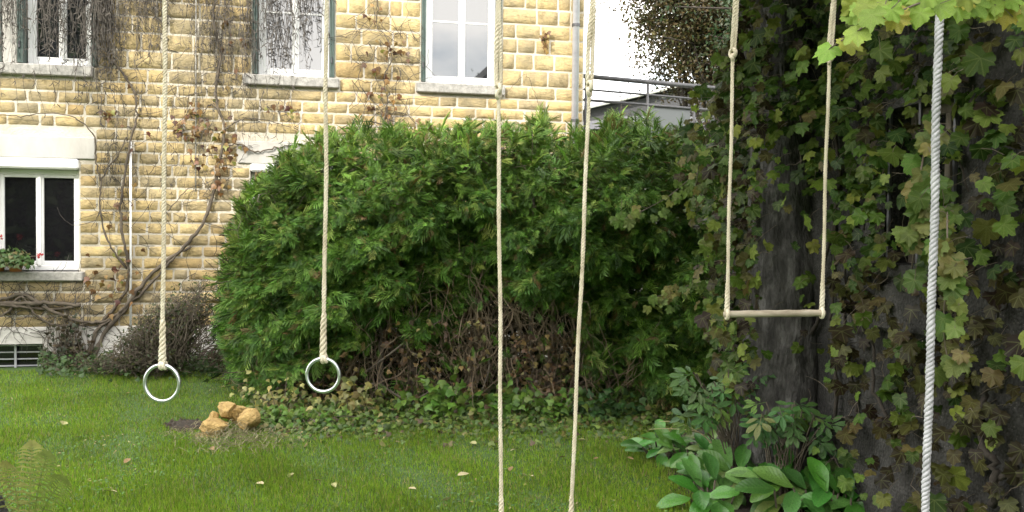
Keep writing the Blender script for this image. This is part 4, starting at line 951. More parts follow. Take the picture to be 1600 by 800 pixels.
for _ in range(620):                                                                 # thick growth over the upper trunk and spilling towards the hedge
    if random.random() < .55: x, y = random.uniform(1062, 1195), random.uniform(70, 560); D_ = random.uniform(5.15, 6.1)
    else: x, y = random.uniform(1170, 1295), random.triangular(-20, 330, 120); D_ = random.uniform(5.0, 5.3)
    if x < np.interp(y, [0, 70, 140, 200, 330, 560], [1160, 1140, 1100, 1070, 1075, 1110]) + random.gauss(0, 10): continue
    if mnoise.noise(Vector((x * .022, y * .022, 7.7))) < -.22: continue
    L.append((P(x, y, D_), x, y))
leaf_pos = np.array([q[0] for q in L]); lx = np.array([q[1] for q in L]); ly = np.array([q[2] for q in L]); n = len(L)
nrmL = np.array([LNm[0] * .6, LNm[1] * .6 - .55, .5]) + RNG.normal(0, .5, (n, 3)); tipL = np.stack([RNG.normal(-.1, .5, n), RNG.normal(-.2, .4, n), -np.ones(n)], 1)
szL = rnd(.032, .075, n) * (1 + .35 * (rnd(0, 1, n) > .85))
brown = np.clip(.12 + .55 * ((ly > 420) & (lx > 1300)) + .25 * (lx < 1200) + .2 * (lx > 1540), 0, .8)
cG = pick_cols(n, [(.05, .095, .013), (.07, .125, .016), (.16, .20, .035), (.03, .062, .012), (.11, .165, .025)], [4, 3, 2, 3, 2.4]); cB = pick_cols(n, [(.062, .058, .016), (.036, .028, .012), (.10, .092, .03), (.028, .02, .012)], [3, 3, 1.5, 2])
isb = rnd(0, 1, n) < brown; colL = np.where(isb[:, None], cB, cG)
# leaves along the shoots
ex = []
for si, q in enumerate(SHOOT):
    near = si in (0, 1, 2)
    for k in range(len(q)):
        if si in (3, 4, 7) or random.random() < (.95 if near else .9):
            for _ in range(1 if near else 2): ex.append((q[k] + RNG.normal(0, .02 if near else .03, 3) - [0, .02, .01], .060 if near else random.uniform(.04, .062) if si in (3, 4, 7) else random.uniform(.05, .075), near))
NB = [(.26, .36, .06), (.31, .38, .08), (.22, .33, .05), (.38, .37, .07)]  # lighter leaf tones for the near shoots, open-sky light put into their colour
posA = np.vstack([leaf_pos, [e[0] for e in ex]]); m = len(ex)
nrmA = np.vstack([nrmL, np.array([-.25, -.85, .4]) + RNG.normal(0, .22, (m, 3))]); tipA = np.vstack([tipL, np.stack([RNG.normal(-.1, .4, m), RNG.normal(-.1, .2, m), -np.ones(m)], 1)])
szA = np.concatenate([szL, [e[1] * random.uniform(.8, 1.2) for e in ex]]); colA = np.vstack([colL, np.where(np.array([e[2] for e in ex])[:, None], pick_cols(m, NB, [3, 2, 3, 1], .15), pick_cols(m, [(.10, .17, .035), (.15, .19, .05), (.20, .19, .06)], [3, 2, 1.4]))])
X, Y = np.array([proj(p) for p in posA]).T; dist = np.linalg.norm(posA - CAM, axis=1); app = szA / dist
infr = (X > 960) & (X < 1600) & (Y > -10) & (Y < 800)
order = np.argsort(-(app * infr)); big = order[:300]; rest_ = order[300:]
rotA = frames(nrmA, tipA)
GM = []
for k, (tv, tf) in enumerate(GR):
    o = mesh('leaf', tv, tf, M['vine_one'], None, True, uv=tv[:, :2]); GM.append(o.data); bpy.data.objects.remove(o)
vinv = wmat(vine).inverted()
for k in big:
    o = bpy.data.objects.new('leaf', GM[k % 6]); COL.objects.link(o); o.parent = vine
    m4 = Matrix.Identity(4)
    for i in range(3):
        for j in range(3): m4[i][j] = rotA[k][i][j] * szA[k]
        m4[i][3] = posA[k][i]
    o.matrix_local = vinv @ m4; o.color = (*[float(v) for v in colA[k]], 1)
for j in range(6):
    q = rest_[j::6]; scatter('foliage', *GR[j], posA[q], rotA[q], szA[q], colA[q], M['vine'], vine, uv=True, smooth=True)
nc = 4200                                                                        # leafy canopy added overhead, unseen, to darken the old wall side
cx_, cy_ = rnd(-.7, 2.4, nc), rnd(2.9, 6.7, nc); pc = np.stack([cx_, cy_, 3.86 + np.abs(RNG.normal(0, .12, nc)) + .05 * np.sin(cx_ * 3) * np.cos(cy_ * 2)], 1)
scatter('shade_canopy', *GR[0], pc, frames(RNG.normal(0, .35, (nc, 3)) + [-.1, 0, 1], RNG.normal(0, 1, (nc, 3)) + [0, 0, -.3]), rnd(.09, .13, nc), pick_cols(nc, [(.05, .10, .02), (.07, .12, .03), (.10, .10, .04)], [3, 2, 1]), M['vine'], vine, uv=True, smooth=True)
perg = empty('shade_pergola', (-.6, 2.9, 0), 'added unseen pergola slats overhead, carrying vine leaves that shade the old wall', 'pergola')  # pergola added out of view to keep sky light off the right side
for yq in (2.9, 3.9, 4.6, 5.9):
    mb = MB(); xw = float((A0 + LD * (6.55 - yq) / abs(LD[1]))[0]); mb.box((-.75, yq - .03, 3.78), (xw, yq + .03, 3.86), .005); mb.build('rafter', M['beam'], perg, world=True)
for xq in (-.6, .2, 1.0, 1.7):
    mb = MB(); mb.box((xq - .02, 2.8, 3.862), (xq + .02, 6.6 if xq < 1.5 else 6.3, 3.89), .004); mb.build('slat', M['beam'], perg, world=True)
mb = MB()
for k in range(0, len(posA), 2):                                                     # leaf stalks and tendrils
    p = posA[k]; d = np.array([-LNm[0], -LNm[1], .6]) * random.uniform(.03, .09) + RNG.normal(0, .03, 3); mb.tube([p, p + d * .5 + [0, 0, .01], p + d], [.0016, .0016, .0018], 3, False)
for _ in range(70):
    a = random.uniform(.6, 3.4); z_ = random.uniform(.2, 3); q = [OP(a, .08, z_)]; d = nrm(RNG.normal(0, 1, 3) + [0, 0, -.6])
    for k in range(6): d = nrm(d + RNG.normal(0, .35, 3) + [0, 0, -.1]); q.append(q[-1] + d * .045)
    mb.tube(q, .0018, 3, False)
o = mb.build('tendrils', M['twig_brown'], vine, world=True); o['kind'] = 'stuff'

# ================================================================== PLANTS IN THE BED
# bergenia: spoon shaped leaves
def spoon(k):
    rg_ = random.Random(k); V = []; Fc = []; rows, cols_ = 7, 5
    for j in range(rows):
        v = j / (rows - 1); wd = .235 * math.sin(math.pi * min(1, (v * .93 + .04)) ** 1.25) ** .8 + .015
        if v < .12: wd = .03
        for i in range(cols_):
            u = i / (cols_ - 1) * 2 - 1; V.append((u * wd, v, .28 * wd * u * u - .30 * v * v * rg_.uniform(.95, 1.05) + .018 * math.sin(9 * v + 3 * u * u) + (.02 * rg_.uniform(-1, 1) if abs(u) == 1 else 0)))
    for j in range(rows - 1):
        for i in range(cols_ - 1): Fc.append((j * cols_ + i, j * cols_ + i + 1, (j + 1) * cols_ + i + 1, (j + 1) * cols_ + i))
    return np.array(V), Fc
SP = []
for k in range(4):
    V, Fc = spoon(k); o = mesh('leaf', V, Fc, M['glossy'], None, True); SP.append(o.data); bpy.data.objects.remove(o)
def put(me, name, parent, pos, nor_, tip_, s, col):
    o = bpy.data.objects.new(name, me); COL.objects.link(o); o.parent = parent
    rt = frames(np.array([nor_]), np.array([tip_]))[0]; m4 = Matrix.Identity(4)
    for i in range(3):
        for j in range(3): m4[i][j] = rt[i][j] * s
        m4[i][3] = pos[i]
    o.matrix_local = wmat(parent).inverted() @ m4; o.color = (*col, 1); return o
BG = [('bergenia clump at the lawn edge, farthest left of the glossy leaves', 1038, 716, 13, .8), ('bergenia clump right behind the grass, second from the lawn edge', 1082, 730, 14, .85), ('bergenia clump with broad leaves below the leafy peony', 1132, 748, 13, .9), ('bergenia clump beside the left foot of the old trunk', 1160, 775, 13, 1.0),
      ('bergenia clump with tall upright spoon leaves before the old trunk', 1225, 798, 13, 1.2), ('bergenia clump with large leaves right of the trunk foot', 1285, 806, 13, 1.15), ('bergenia clump second from the right, between trunk foot and heavy rope', 1335, 808, 12, 1.05),
      ('small bergenia clump at the wall foot, rightmost of the glossy leaved plants', 1378, 806, 10, .95), ('bergenia clump low in front at the grass edge', 1110, 795, 12, .9)]
for bi, (label, x, y, n_, sc_) in enumerate(BG):
    b0 = G(x, y); e = empty('bergenia', b0, label, 'plant', group='bergenias in the bed by the old wall')
    mb = MB()
    n_ += 14; sc_ *= 1.15
    for k in range(n_):
        a = k * 2.4 + random.random(); lean = random.uniform(.05, .8); d = np.array([math.cos(a) * math.sin(lean), math.sin(a) * math.sin(lean) - .25, math.cos(lean)]); d = nrm(d)
        st = b0 + np.array([math.cos(a), math.sin(a), 0]) * random.uniform(.01, .12); st[2] = 0; L0 = random.uniform(.05, .16) * sc_; p = st + d * L0 + [0, 0, .02]
        mb.tube([st, (st + p) / 2, p], .006, 5, False); up_ = np.array([-d[0] * .4, -d[1] * .4 - .6, .9])
        g_ = random.choice([(.05, .16, .02), (.065, .20, .028), (.09, .235, .04), (.045, .13, .024), (.14, .24, .06)]); g_ = tuple(c * random.uniform(.8, 1.15) for c in g_)
        put(SP[k % 4], 'leaf', e, p, up_ + RNG.normal(0, .25, 3), d + [0, 0, -.1], random.uniform(.12, .20) * sc_, g_)
    mb.build('stalks', M['twig_brown'], e, True, world=True)
# peony: compound leaves of pointed leaflets
def compound(k):
    rg_ = random.Random(50 + k); V = []; Fc = []
    base = [(-.16, .3), (-.2, .62), (0, 1.), (.2, .62), (.16, .3)]
    for (ox, oy, a, s) in [(0, .45, 0, .55), (-.06, .4, .75, .46), (.06, .4, -.75, .46), (-.1, .22, 1.35, .42), (.1, .22, -1.35, .42), (-.28, .46, .5, .34), (.28, .46, -.5, .34)]:
        s *= rg_.uniform(.85, 1.15); a += rg_.uniform(-.15, .15); n0 = len(V); ca, sa = math.cos(a), math.sin(a)
        pts = [(0, 0)] + base + [(0, .5)]
        for x, y in pts:
            X_, Y_ = (x * ca - y * sa) * s + ox, (x * sa + y * ca) * s + oy; V.append((X_, Y_, .18 * abs(x) * s - .28 * (X_ * X_ + Y_ * Y_ * .6)))
        for i in range(5): Fc.append((n0 + 6, n0 + i, n0 + i + 1))
        Fc.append((n0 + 6, n0 + 5, n0))
    n0 = len(V); V += [(-.012, 0, 0), (.012, 0, 0), (.012, .5, -.05), (-.012, .5, -.05)]; Fc.append((n0, n0 + 1, n0 + 2, n0 + 3))
    return np.array(V), Fc
CP = []
for k in range(4):
    V, Fc = compound(k); o = mesh('leaf', V, Fc, M['soft'], None, False); CP.append(o.data); bpy.data.objects.remove(o)
for label, x, y, D, n_, box in [('leafy grey green peony shrub in the bed below the trapeze', 1150, 690, 5.55, 46, (1072, 1232, 575, 655)), ('smaller darker peony shrub at the wall right of the leafy one', 1235, 715, 5.15, 30, (1185, 1285, 625, 685))]:
    b0 = np.array([(x - 800) / F * D, D, 0]); e = empty('peony', b0, label, 'plant', group='peonies by the old wall'); mb = MB()
    for k in range(n_):
        p = P(random.uniform(box[0], box[1]), random.uniform(box[2], box[3]), D + random.uniform(-.3, .05)); p[2] = max(p[2], .12)
        st = b0 + RNG.normal(0, .05, 3) * [1, 1, 0]; mb.tube(bez([st, (st + p) / 2 + [0, 0, .06], p], 6), .004, 4, False)
        dirv = nrm((p - b0) * [1, 1, .3] + [0, -.25, 0] + RNG.normal(0, .15, 3)); g_ = random.choice([(.06, .14, .04), (.085, .17, .055), (.065, .15, .035), (.12, .18, .04)])
        put(CP[k % 4], 'leaf', e, p, np.array([-.1, -.6, .85]) + RNG.normal(0, .25, 3), dirv + [0, 0, -.25], random.uniform(.12, .175), tuple(c * random.uniform(.85, 1.15) for c in g_))
    mb.build('stalks', M['twig_brown'], e, True, world=True)
# stray dry grass stems over the bed
e = empty('dry_grass_stems', G(1130, 735), 'pale dry grass stems arching over the bed at the hedge end', 'grass')
for pts in ([(1130, 735, 5.6), (1110, 690, 5.6), (1065, 662, 5.65), (1030, 658, 5.7)], [(1130, 735, 5.6), (1100, 680, 5.65), (1050, 670, 5.7), (1015, 671, 5.75)]):
    q = bez([P(*p) for p in pts], 16); q[0][2] = 0; V, Fc = tube_geo(q, np.linspace(.004, .0015, len(q)), 4); mesh('stem', V, Fc, lm, e, True, world=True)
# fern in the near left corner
fb = np.array([-2.42, 4.25, 0]); fern = empty('fern', fb, 'yellowing fern in the near left corner of the lawn', 'fern')
fm = leafmat('fern_frond', .6, .3, objrand=True)
for k, (x, y, D, col) in enumerate([(50, 690, 4.3, (.24, .25, .07)), (74, 706, 4.25, (.16, .21, .045)), (8, 722, 4.1, (.26, .26, .08)), (100, 745, 4.2, (.15, .20, .04)), (-30, 730, 4.2, (.16, .17, .05))]):
    tip = P(x, y, D); sp_ = bez([fb + RNG.normal(0, .03, 3) * [1, 1, 0], fb + (tip - fb) * .5 + [0, 0, .05], tip - (tip - fb) * .12 + [0, 0, .01], tip], 21); n_ = len(sp_); V = []; Fc = []
    T_ = nrm(np.gradient(sp_, axis=0)); side = nrm(np.cross(T_, np.array([0.2 * random.uniform(-1, 1), -1, .15])))
    for j in range(3, n_):
        t_ = j / n_; L0 = .085 * math.sin(math.pi * min(1, t_ * .85 + .13)) + .006
        for s in (-1, 1):
            d = nrm(side[j] * s + T_[j] * .25 + np.array([0, 0, -.15])); p = sp_[j]; wv = T_[j] * .0056; n0 = len(V); m_ = p + d * L0 * .5 + [0, 0, .006]
            V += [p - wv * .6, p + wv * .6, m_ + wv, m_ - wv, p + d * L0 * random.uniform(.9, 1.1) - [0, 0, .008]]; Fc += [(n0, n0 + 1, n0 + 2, n0 + 3), (n0 + 3, n0 + 2, n0 + 4)]
    V2, F2 = tube_geo(sp_, np.linspace(.004, .001, n_), 4, False); n0 = len(V); V = np.vstack([np.array(V), V2]); Fc += [tuple(i + n0 for i in f) for f in F2]
    o = mesh('frond', V, Fc, fm, fern, False, world=True); o.color = (*col, 1)
o = rock('edging_stone', 'dark grey stone at the bottom left corner behind the fern', (-2.72, 4.36, .12), (.34, .3, .42), .3, .05, 12); o.data.materials[0] = M['roughcast']; del o['group']; o['category'] = 'stone'

# ================================================================== SWING FRAME, ROPES, RINGS
BZ = 3.12; bl = P(258, 0, 3.28); br = P(1468, 0, 3.42)
def beam_at(X_): return np.array([X_, 3.28 + (X_ - bl[0]) * (3.42 - 3.28) / (br[0] - bl[0]), BZ])
frame = empty('swing_frame', (-2.75, 3.2, 0), 'round wooden beam on posts carrying the ropes above the lawn', 'swing frame')
xr = float((A0 + LD * (6.55 - 3.4) / abs(LD[1]))[0]) - .0
mb = MB(); mb.tube([beam_at(-2.85), beam_at(xr)], .06, 14); mb.build('beam', M['beam'], frame, True, world=True)
for s in (-1, 1):
    mb = MB(); q = beam_at(-2.75); mb.tube([q + [0, s * .03, .05], np.array([q[0] - .05, q[1] + s * .85, 0])], .045, 10); mb.build('post', M['beam'], frame, True, world=True)
def rope_geo(path, rad, pitch, strands=3, per=9, sides=5, fat=1.0):
    path = np.asarray(path, float); seg = np.linalg.norm(np.diff(path, axis=0), axis=1); s = np.concatenate([[0], np.cumsum(seg)]); Ltot = s[-1]; n_ = max(6, int(Ltot / pitch * per))
    u = np.linspace(0, Ltot, n_); c = np.stack([np.interp(u, s, path[:, k]) for k in range(3)], 1)
    T_ = nrm(np.gradient(c, axis=0)); a = np.array([.1, .9, .3]); A_ = []
    if abs(T_[0] @ a) > .8: a = np.array([1, .1, 0.])
    for i in range(n_): a = a - T_[i] * (a @ T_[i]); a /= np.linalg.norm(a); A_.append(a)
    A_ = np.array(A_); B_ = np.cross(T_, A_); V = []; Fc = []; off = 0
    wa = min(1.0, Ltot / .5) * .0022; c = c + A_ * (wa * np.sin(u * 5.1 + path[0][0] * 9))[:, None] * np.sin(math.pi * u / Ltot)[:, None] + B_ * (wa * np.sin(u * 8.3 + 1 + path[0][0] * 5) * np.sin(math.pi * u / Ltot))[:, None]
    up_ = u + .12 * pitch * np.sin(u * 23 + path[0][0] * 7)
    rr = np.interp(u, np.linspace(0, Ltot, len(fat)), fat) if hasattr(fat, '__len__') else np.full(n_, fat)
    rr = rr * (1 + .05 * np.sin(u * 41 + 2) + RNG.normal(0, .025, n_))
    for k in range(strands):
        ph = 2 * math.pi * (up_ / pitch + k / strands); cc_ = c + (A_ * np.cos(ph)[:, None] + B_ * np.sin(ph)[:, None]) * (rad * .5 * rr)[:, None]
        v, f = tube_geo(cc_, rad * .56 * rr, sides); V.append(v); Fc += [tuple(i + off for i in q) for q in f]; off += len(v)
    return np.vstack(V), Fc
def rope(name, path, rad, parent, mat='rope', pitch=None, **kw):
    V, Fc = rope_geo(path, rad * 1.08, pitch or rad * 4.6, **kw); return mesh(name, V, Fc, M[mat], parent, True, world=True)
def torus(c, r_, t_, ax, n1=40, n2=10):
    ax = nrm(np.array(ax, float)); u = nrm(np.cross(ax, [0.01, 0, 1.])); v = np.cross(ax, u); V = []; Fc = []
    for i in range(n1):
        a = 2 * math.pi * i / n1; d = u * math.cos(a) + v * math.sin(a)
        for j in range(n2): b_ = 2 * math.pi * j / n2; V.append(np.array(c) + d * (r_ + t_ * math.cos(b_)) + ax * t_ * math.sin(b_))
    for i in range(n1):
        for j in range(n2): Fc.append((i * n2 + j, ((i + 1) % n1) * n2 + j, ((i + 1) % n1) * n2 + (j + 1) % n2, i * n2 + (j + 1) % n2))
    return np.array(V), Fc
def tobeam(p): q = beam_at(p[0]); return np.array([p[0] + .0, q[1], BZ - .055])
# gym rings
for label, x0, xb, yb_, D, diaw, turn in [('left steel gym ring on a cream twisted rope, hanging over the lawn', 259, 253, 572, 3.28, 62, -.12), ('right steel gym ring on a cream twisted rope, hanging before the hedge', 512, 505, 562, 3.34, 57, -.1)]:
    g = empty('gym_ring', tobeam(P(x0, 0, D)), label, 'gym ring', group='pair of gym rings')
    top = tobeam(P(x0, 0, D)); low = P(xb, yb_, D); sp = P(xb + 1, yb_ - 68, D)
    rope('rope', [top, P((x0 + xb) / 2 + 1, 250, D), sp], .0080, g)
    rope('splice', [sp + [0, 0, .01], (sp + low) / 2, low + [0, 0, -.004]], .0080, g, pitch=.06, strands=3, fat=[1.1, 1.55, 1.5, 1.6, 1.65, 1.75])
    r_ = diaw / F * D / 2 - .006; ctr = low - np.array([0, 0, r_ - .004]); axv = (math.sin(turn), -math.cos(turn), 0)
    V, Fc = torus(ctr, r_, .0068, axv); mesh('ring', V, Fc, M['steel'], g, True, world=True)
    V, Fc = torus(ctr + [0, 0, r_ ], .0135, .008, (math.cos(turn), math.sin(turn), 0), 20, 8); mesh('rope_eye', V, Fc, M['rope'], g, True, world=True)
    V, Fc = torus(ctr + [0, 0, r_ ] + np.array([math.cos(turn), math.sin(turn), 0]) * .010, .0125, .0075, (math.cos(turn), math.sin(turn), 0.2), 20, 8); mesh('rope_eye', V, Fc, M['rope'], g, True, world=True)
# swing (seat is just below the picture)
def doubled(parent, top, bot, sidev, rad):
    """upper rope spliced back on itself, ending in an eye that the lower rope hangs from"""
    mid = bot + nrm(top - bot) * .30
    ud = nrm(top - bot); rope('rope', [top, bot + ud * .06 + sidev, bot + ud * .015 + sidev * .9], rad, parent)
    rope('splice', [mid + nrm(top - bot) * .05 - sidev * .2, (mid + bot) / 2 - sidev, bot + ud * .06 - sidev, bot + ud * .015 - sidev * .9], rad * .95, parent, pitch=rad * 6, fat=[.8, 1.25, 1.2, 1.0])
    V, Fc = torus(bot + [0, 0, .008], .016, .0085, (1, .45, 0), 20, 8); mesh('rope_eye', V, Fc, M['rope'], parent, True, world=True)
sw = empty('rope_swing', (0.1, 3.3, .45), 'rope swing on two long cream ropes hanging in the middle', 'swing')
ends = []
for (xt, xj, yj, xl, D) in [(775, 779, 142, 783, 3.30), (931, 921, 138, 893, 3.32)]:
    top = tobeam(P(xt, 0, D)); j = P(xj, yj, D); low = P(xl, 797, D); d = nrm(low - j); seat = low + d * ((low[2] - .45) / -d[2])
    doubled(sw, top, j, np.array([.0085, 0, 0]), .0080)
    V, Fc = torus(j - [0, 0, .014], .015, .0078, (1, -.5, 0), 20, 8); mesh('rope_eye', V, Fc, M['rope'], sw, True, world=True)
    rope('rope', [j - [0, 0, .012], j + (low - j) * .5 + [0, 0, 0], P(xl, 783, D)], .0075, sw)
    k = P(xl, 776, D); rope('splice', [k, (k + seat) / 2, seat], .0075, sw, pitch=.055, strands=3, fat=[1.1, 1.5, 1.5]); ends.append(seat)
mb = MB(); c = (ends[0] + ends[1]) / 2; wv = abs(ends[1][0] - ends[0][0]) / 2 + .07; mb.box((c[0] - wv, c[1] - .09, c[2] - .03), (c[0] + wv, c[1] + .09, c[2] + .0), .006); mb.build('seat', M['bar'], sw, world=True)
# trapeze
tz = empty('trapeze', P(1212, 491, 3.5), 'wooden trapeze bar on two cream ropes before the old wall', 'trapeze')
pa, pb = P(1136, 491, 3.52), P(1284, 489, 3.52)
for (xt, xj, yj, xl, pe) in [(1149, 1145, 86, 1136, pa), (1301, 1296, 92, 1283, pb)]:
    D = 3.5; top = tobeam(P(xt, 0, D)); j = P(xj, yj, D)
    doubled(tz, top, j, np.array([.0065, 0, 0]), .0070)
    V, Fc = torus(j - [0, 0, .010], .012, .007, (1, -.5, 0), 20, 8); mesh('rope_eye', V, Fc, M['rope'], tz, True, world=True)
    k = pe + (j - pe) * .11; rope('rope', [j - [0, 0, .012], k], .0070, tz)
    rope('splice', [k + [0, 0, .01], (k + pe) / 2, pe + [0, 0, .012]], .0072, tz, pitch=.045, strands=3, fat=[1.1, 1.45, 1.55])
    V, Fc = torus(pe, .0185, .0075, (1, 0, 0), 22, 8); mesh('rope_eye', V, Fc, M['rope'], tz, True, world=True)
q = np.linspace(pa - (pb - pa) * .035, pb + (pb - pa) * .035, 26); rr = .0145 * (1 + .05 * np.sin(np.arange(26) * 1.3)); rr[0] *= .75; rr[-1] *= .75
V, Fc = tube_geo(q, rr, 14); mesh('bar', V, Fc, M['bar'], tz, True, world=True)
# climbing rope
cr = empty('climbing_rope', tobeam(P(1468, 0, 3.42)), 'thick grey twisted climbing rope hanging at the right by the vine', 'rope')
top = tobeam(P(1470, 0, 3.42)); low = P(1446, 800, 3.42); d = nrm(low - P(1467, 40, 3.42)); end = low + d * ((low[2] - .12) / -d[2])
rope('rope', [top, P(1467, 40, 3.42), P(1458, 400, 3.42), low, end], .0150, cr, mat='rope_grey', pitch=.062, per=12, sides=7)

# ================================================================== BACKGROUND BEHIND THE HEDGE
# roof terrace beside the house
ta, tb = P(905, 190, 12.6), P(1130, 190, 13.6); ZT = 2.75
ter = empty('raised_terrace', (ta[0], ta[1], 0), 'raised terrace with grey metal railing beside the house corner', 'terrace')
dx = nrm((tb - ta) * [1, 1, 0]); nx_ = np.array([-dx[1], dx[0], 0])
def tp_(run, dep, z): return ta * [1, 1, 0] + dx * run + nx_ * dep + [0, 0, z]
TL = 4.6
mb = MB(); q = [tp_(-.4, 0, 0), tp_(TL, 0, 0), tp_(TL, 4, 0), tp_(-.4, 4, 0)]; mb.add(q + [v + [0, 0, ZT] for v in q], [(3, 2, 1, 0), (4, 5, 6, 7), (0, 1, 5, 4), (1, 2, 6, 5), (2, 3, 7, 6), (3, 0, 4, 7)]); mb.build('terrace_wall', M['render'], ter, world=True)
def runz(x, y, dep=.08):
    best = None
    d = fwd + rc * ((x - 800) / F) + uc * ((400 - y) / F); o_ = tp_(0, dep, 0); t_ = ((o_ - CAM) @ nx_) / (d @ nx_); p = CAM + d * t_
    return float((p - o_) @ dx), float(p[2])
zt_ = runz(1000, 127)[1]
for zq, r_ in ((zt_, .035), (runz(1000, 147)[1], .016), (runz(1000, 163)[1], .022)):
    mb = MB(); mb.tube([tp_(-.3, .08, zq), tp_(TL, .08, zq)], r_, 8); mb.build('rail', M['iron'], ter, True, world=True)
for x in (1012, 1085, 1150, 915):
    rq = runz(x, 150)[0]; mb = MB(); mb.tube([tp_(rq, .08, ZT), tp_(rq, .08, zt_)], .022, 8); mb.build('post', M['iron'], ter, True, world=True)
r0_, r1_ = runz(1014, 180)[0], runz(1082, 180)[0]; zp = runz(1040, 164)[1]
q = [tp_(r0_ + .04, .10, ZT), tp_(r1_ - .03, .10, ZT), tp_(r1_ - .03, .115, ZT), tp_(r0_ + .04, .115, ZT)]; mb = MB(); mb.add(q + [v + [0, 0, zp - ZT] for v in q], [(3, 2, 1, 0), (4, 5, 6, 7), (0, 1, 5, 4), (1, 2, 6, 5), (2, 3, 7, 6), (3, 0, 4, 7)]); mb.build('frosted_panel', M['frost'], ter, world=True)
# neighbour house with slate roof
D = 34.0; e0 = P(850, 188, D); rid = P(1078, 134, D); nb = empty('neighbour_house', (e0[0], D, 0), 'distant house with dark slate roof and white verge behind the terrace', 'house')
hw = rid[0] - e0[0]; ze = e0[2]; zr_ = rid[2]
mb = MB(); x0, x1, xm = e0[0] + .3, e0[0] + 2 * hw - .3, rid[0]
mb.add([(x0, D, 0), (x1, D, 0), (x1, D, ze + .1), (xm, D, zr_ - .1), (x0, D, ze + .1), (x0, D + 9, 0), (x1, D + 9, 0), (x1, D + 9, ze), (xm, D + 9, zr_ - .1), (x0, D + 9, ze)], [(0, 1, 2, 3, 4), (6, 5, 9, 8, 7), (5, 0, 4, 9), (1, 6, 7, 2)]); mb.build('wall', M['slate'], nb, world=True)
mb = MB()
for sgn in (-1, 1):
    xe = xm + sgn * (hw + .2); zs_ = ze - .05; q = [(xe, D - .4, zs_), (xm, D - .4, zr_), (xm, D + 9.4, zr_), (xe, D + 9.4, zs_)]; q2 = [(a, b_, c + .14) for a, b_, c in q]; mb.add(q + q2, [(0, 1, 2, 3), (7, 6, 5, 4), (0, 4, 5, 1), (2, 6, 7, 3), (3, 7, 4, 0)])
rf = mb.build('roof', M['slate'], nb, world=True)
for sgn in (-1, 1):
    xe = xm + sgn * (hw + .2); mb = MB(); mb.tube([(xe, D - .44, ze), (xm, D - .44, zr_ + .06)], .07, 6); mb.build('verge_board', M['pvc'], rf, world=True)
cx = P(990, 150, D + 2); mb = MB(); mb.box((cx[0] - .25, D + 1.8, ze), (cx[0] + .25, D + 2.3, cx[2]), .02); mb.box((cx[0] - .33, D + 1.72, cx[2] - .12), (cx[0] + .33, D + 2.38, cx[2] - .03), .02); mb.build('chimney', M['roughcast'], rf, world=True)
# low grey roof in front of it
D2 = 24.0; a_ = P(900, 196, D2); b2 = P(1006, 158, D2); lowh = empty('grey_shed', (a_[0], D2, 0), 'low grey roofed outhouse seen behind the railing', 'shed')
xa, xb_ = a_[0] - .6, P(1120, 180, D2)[0]; zl = P(905, 184, D2)[2]
mb = MB(); mb.box((xa, D2, 0), (xb_, D2 + 4, zl - .3)); mb.build('wall', M['slate'], lowh, world=True)
mb = MB(); zr2 = b2[2]; mb.add([(xa - .2, D2 - .3, zl - .35), (xb_ + .2, D2 - .3, zl - .35), (xb_ + .2, D2 + 3, zr2), (b2[0], D2 + 3, zr2), (xa - .2, D2 + 3, zl + .1), (xa - .2, D2 + 4.2, zl - .35), (xb_ + .2, D2 + 4.2, zl - .35)], [(0, 1, 2, 3, 4), (4, 3, 2, 6, 5), (0, 4, 5), (1, 6, 2), (0, 5, 6, 1)]); o = mb.build('roof', M['slate'], lowh, world=True)

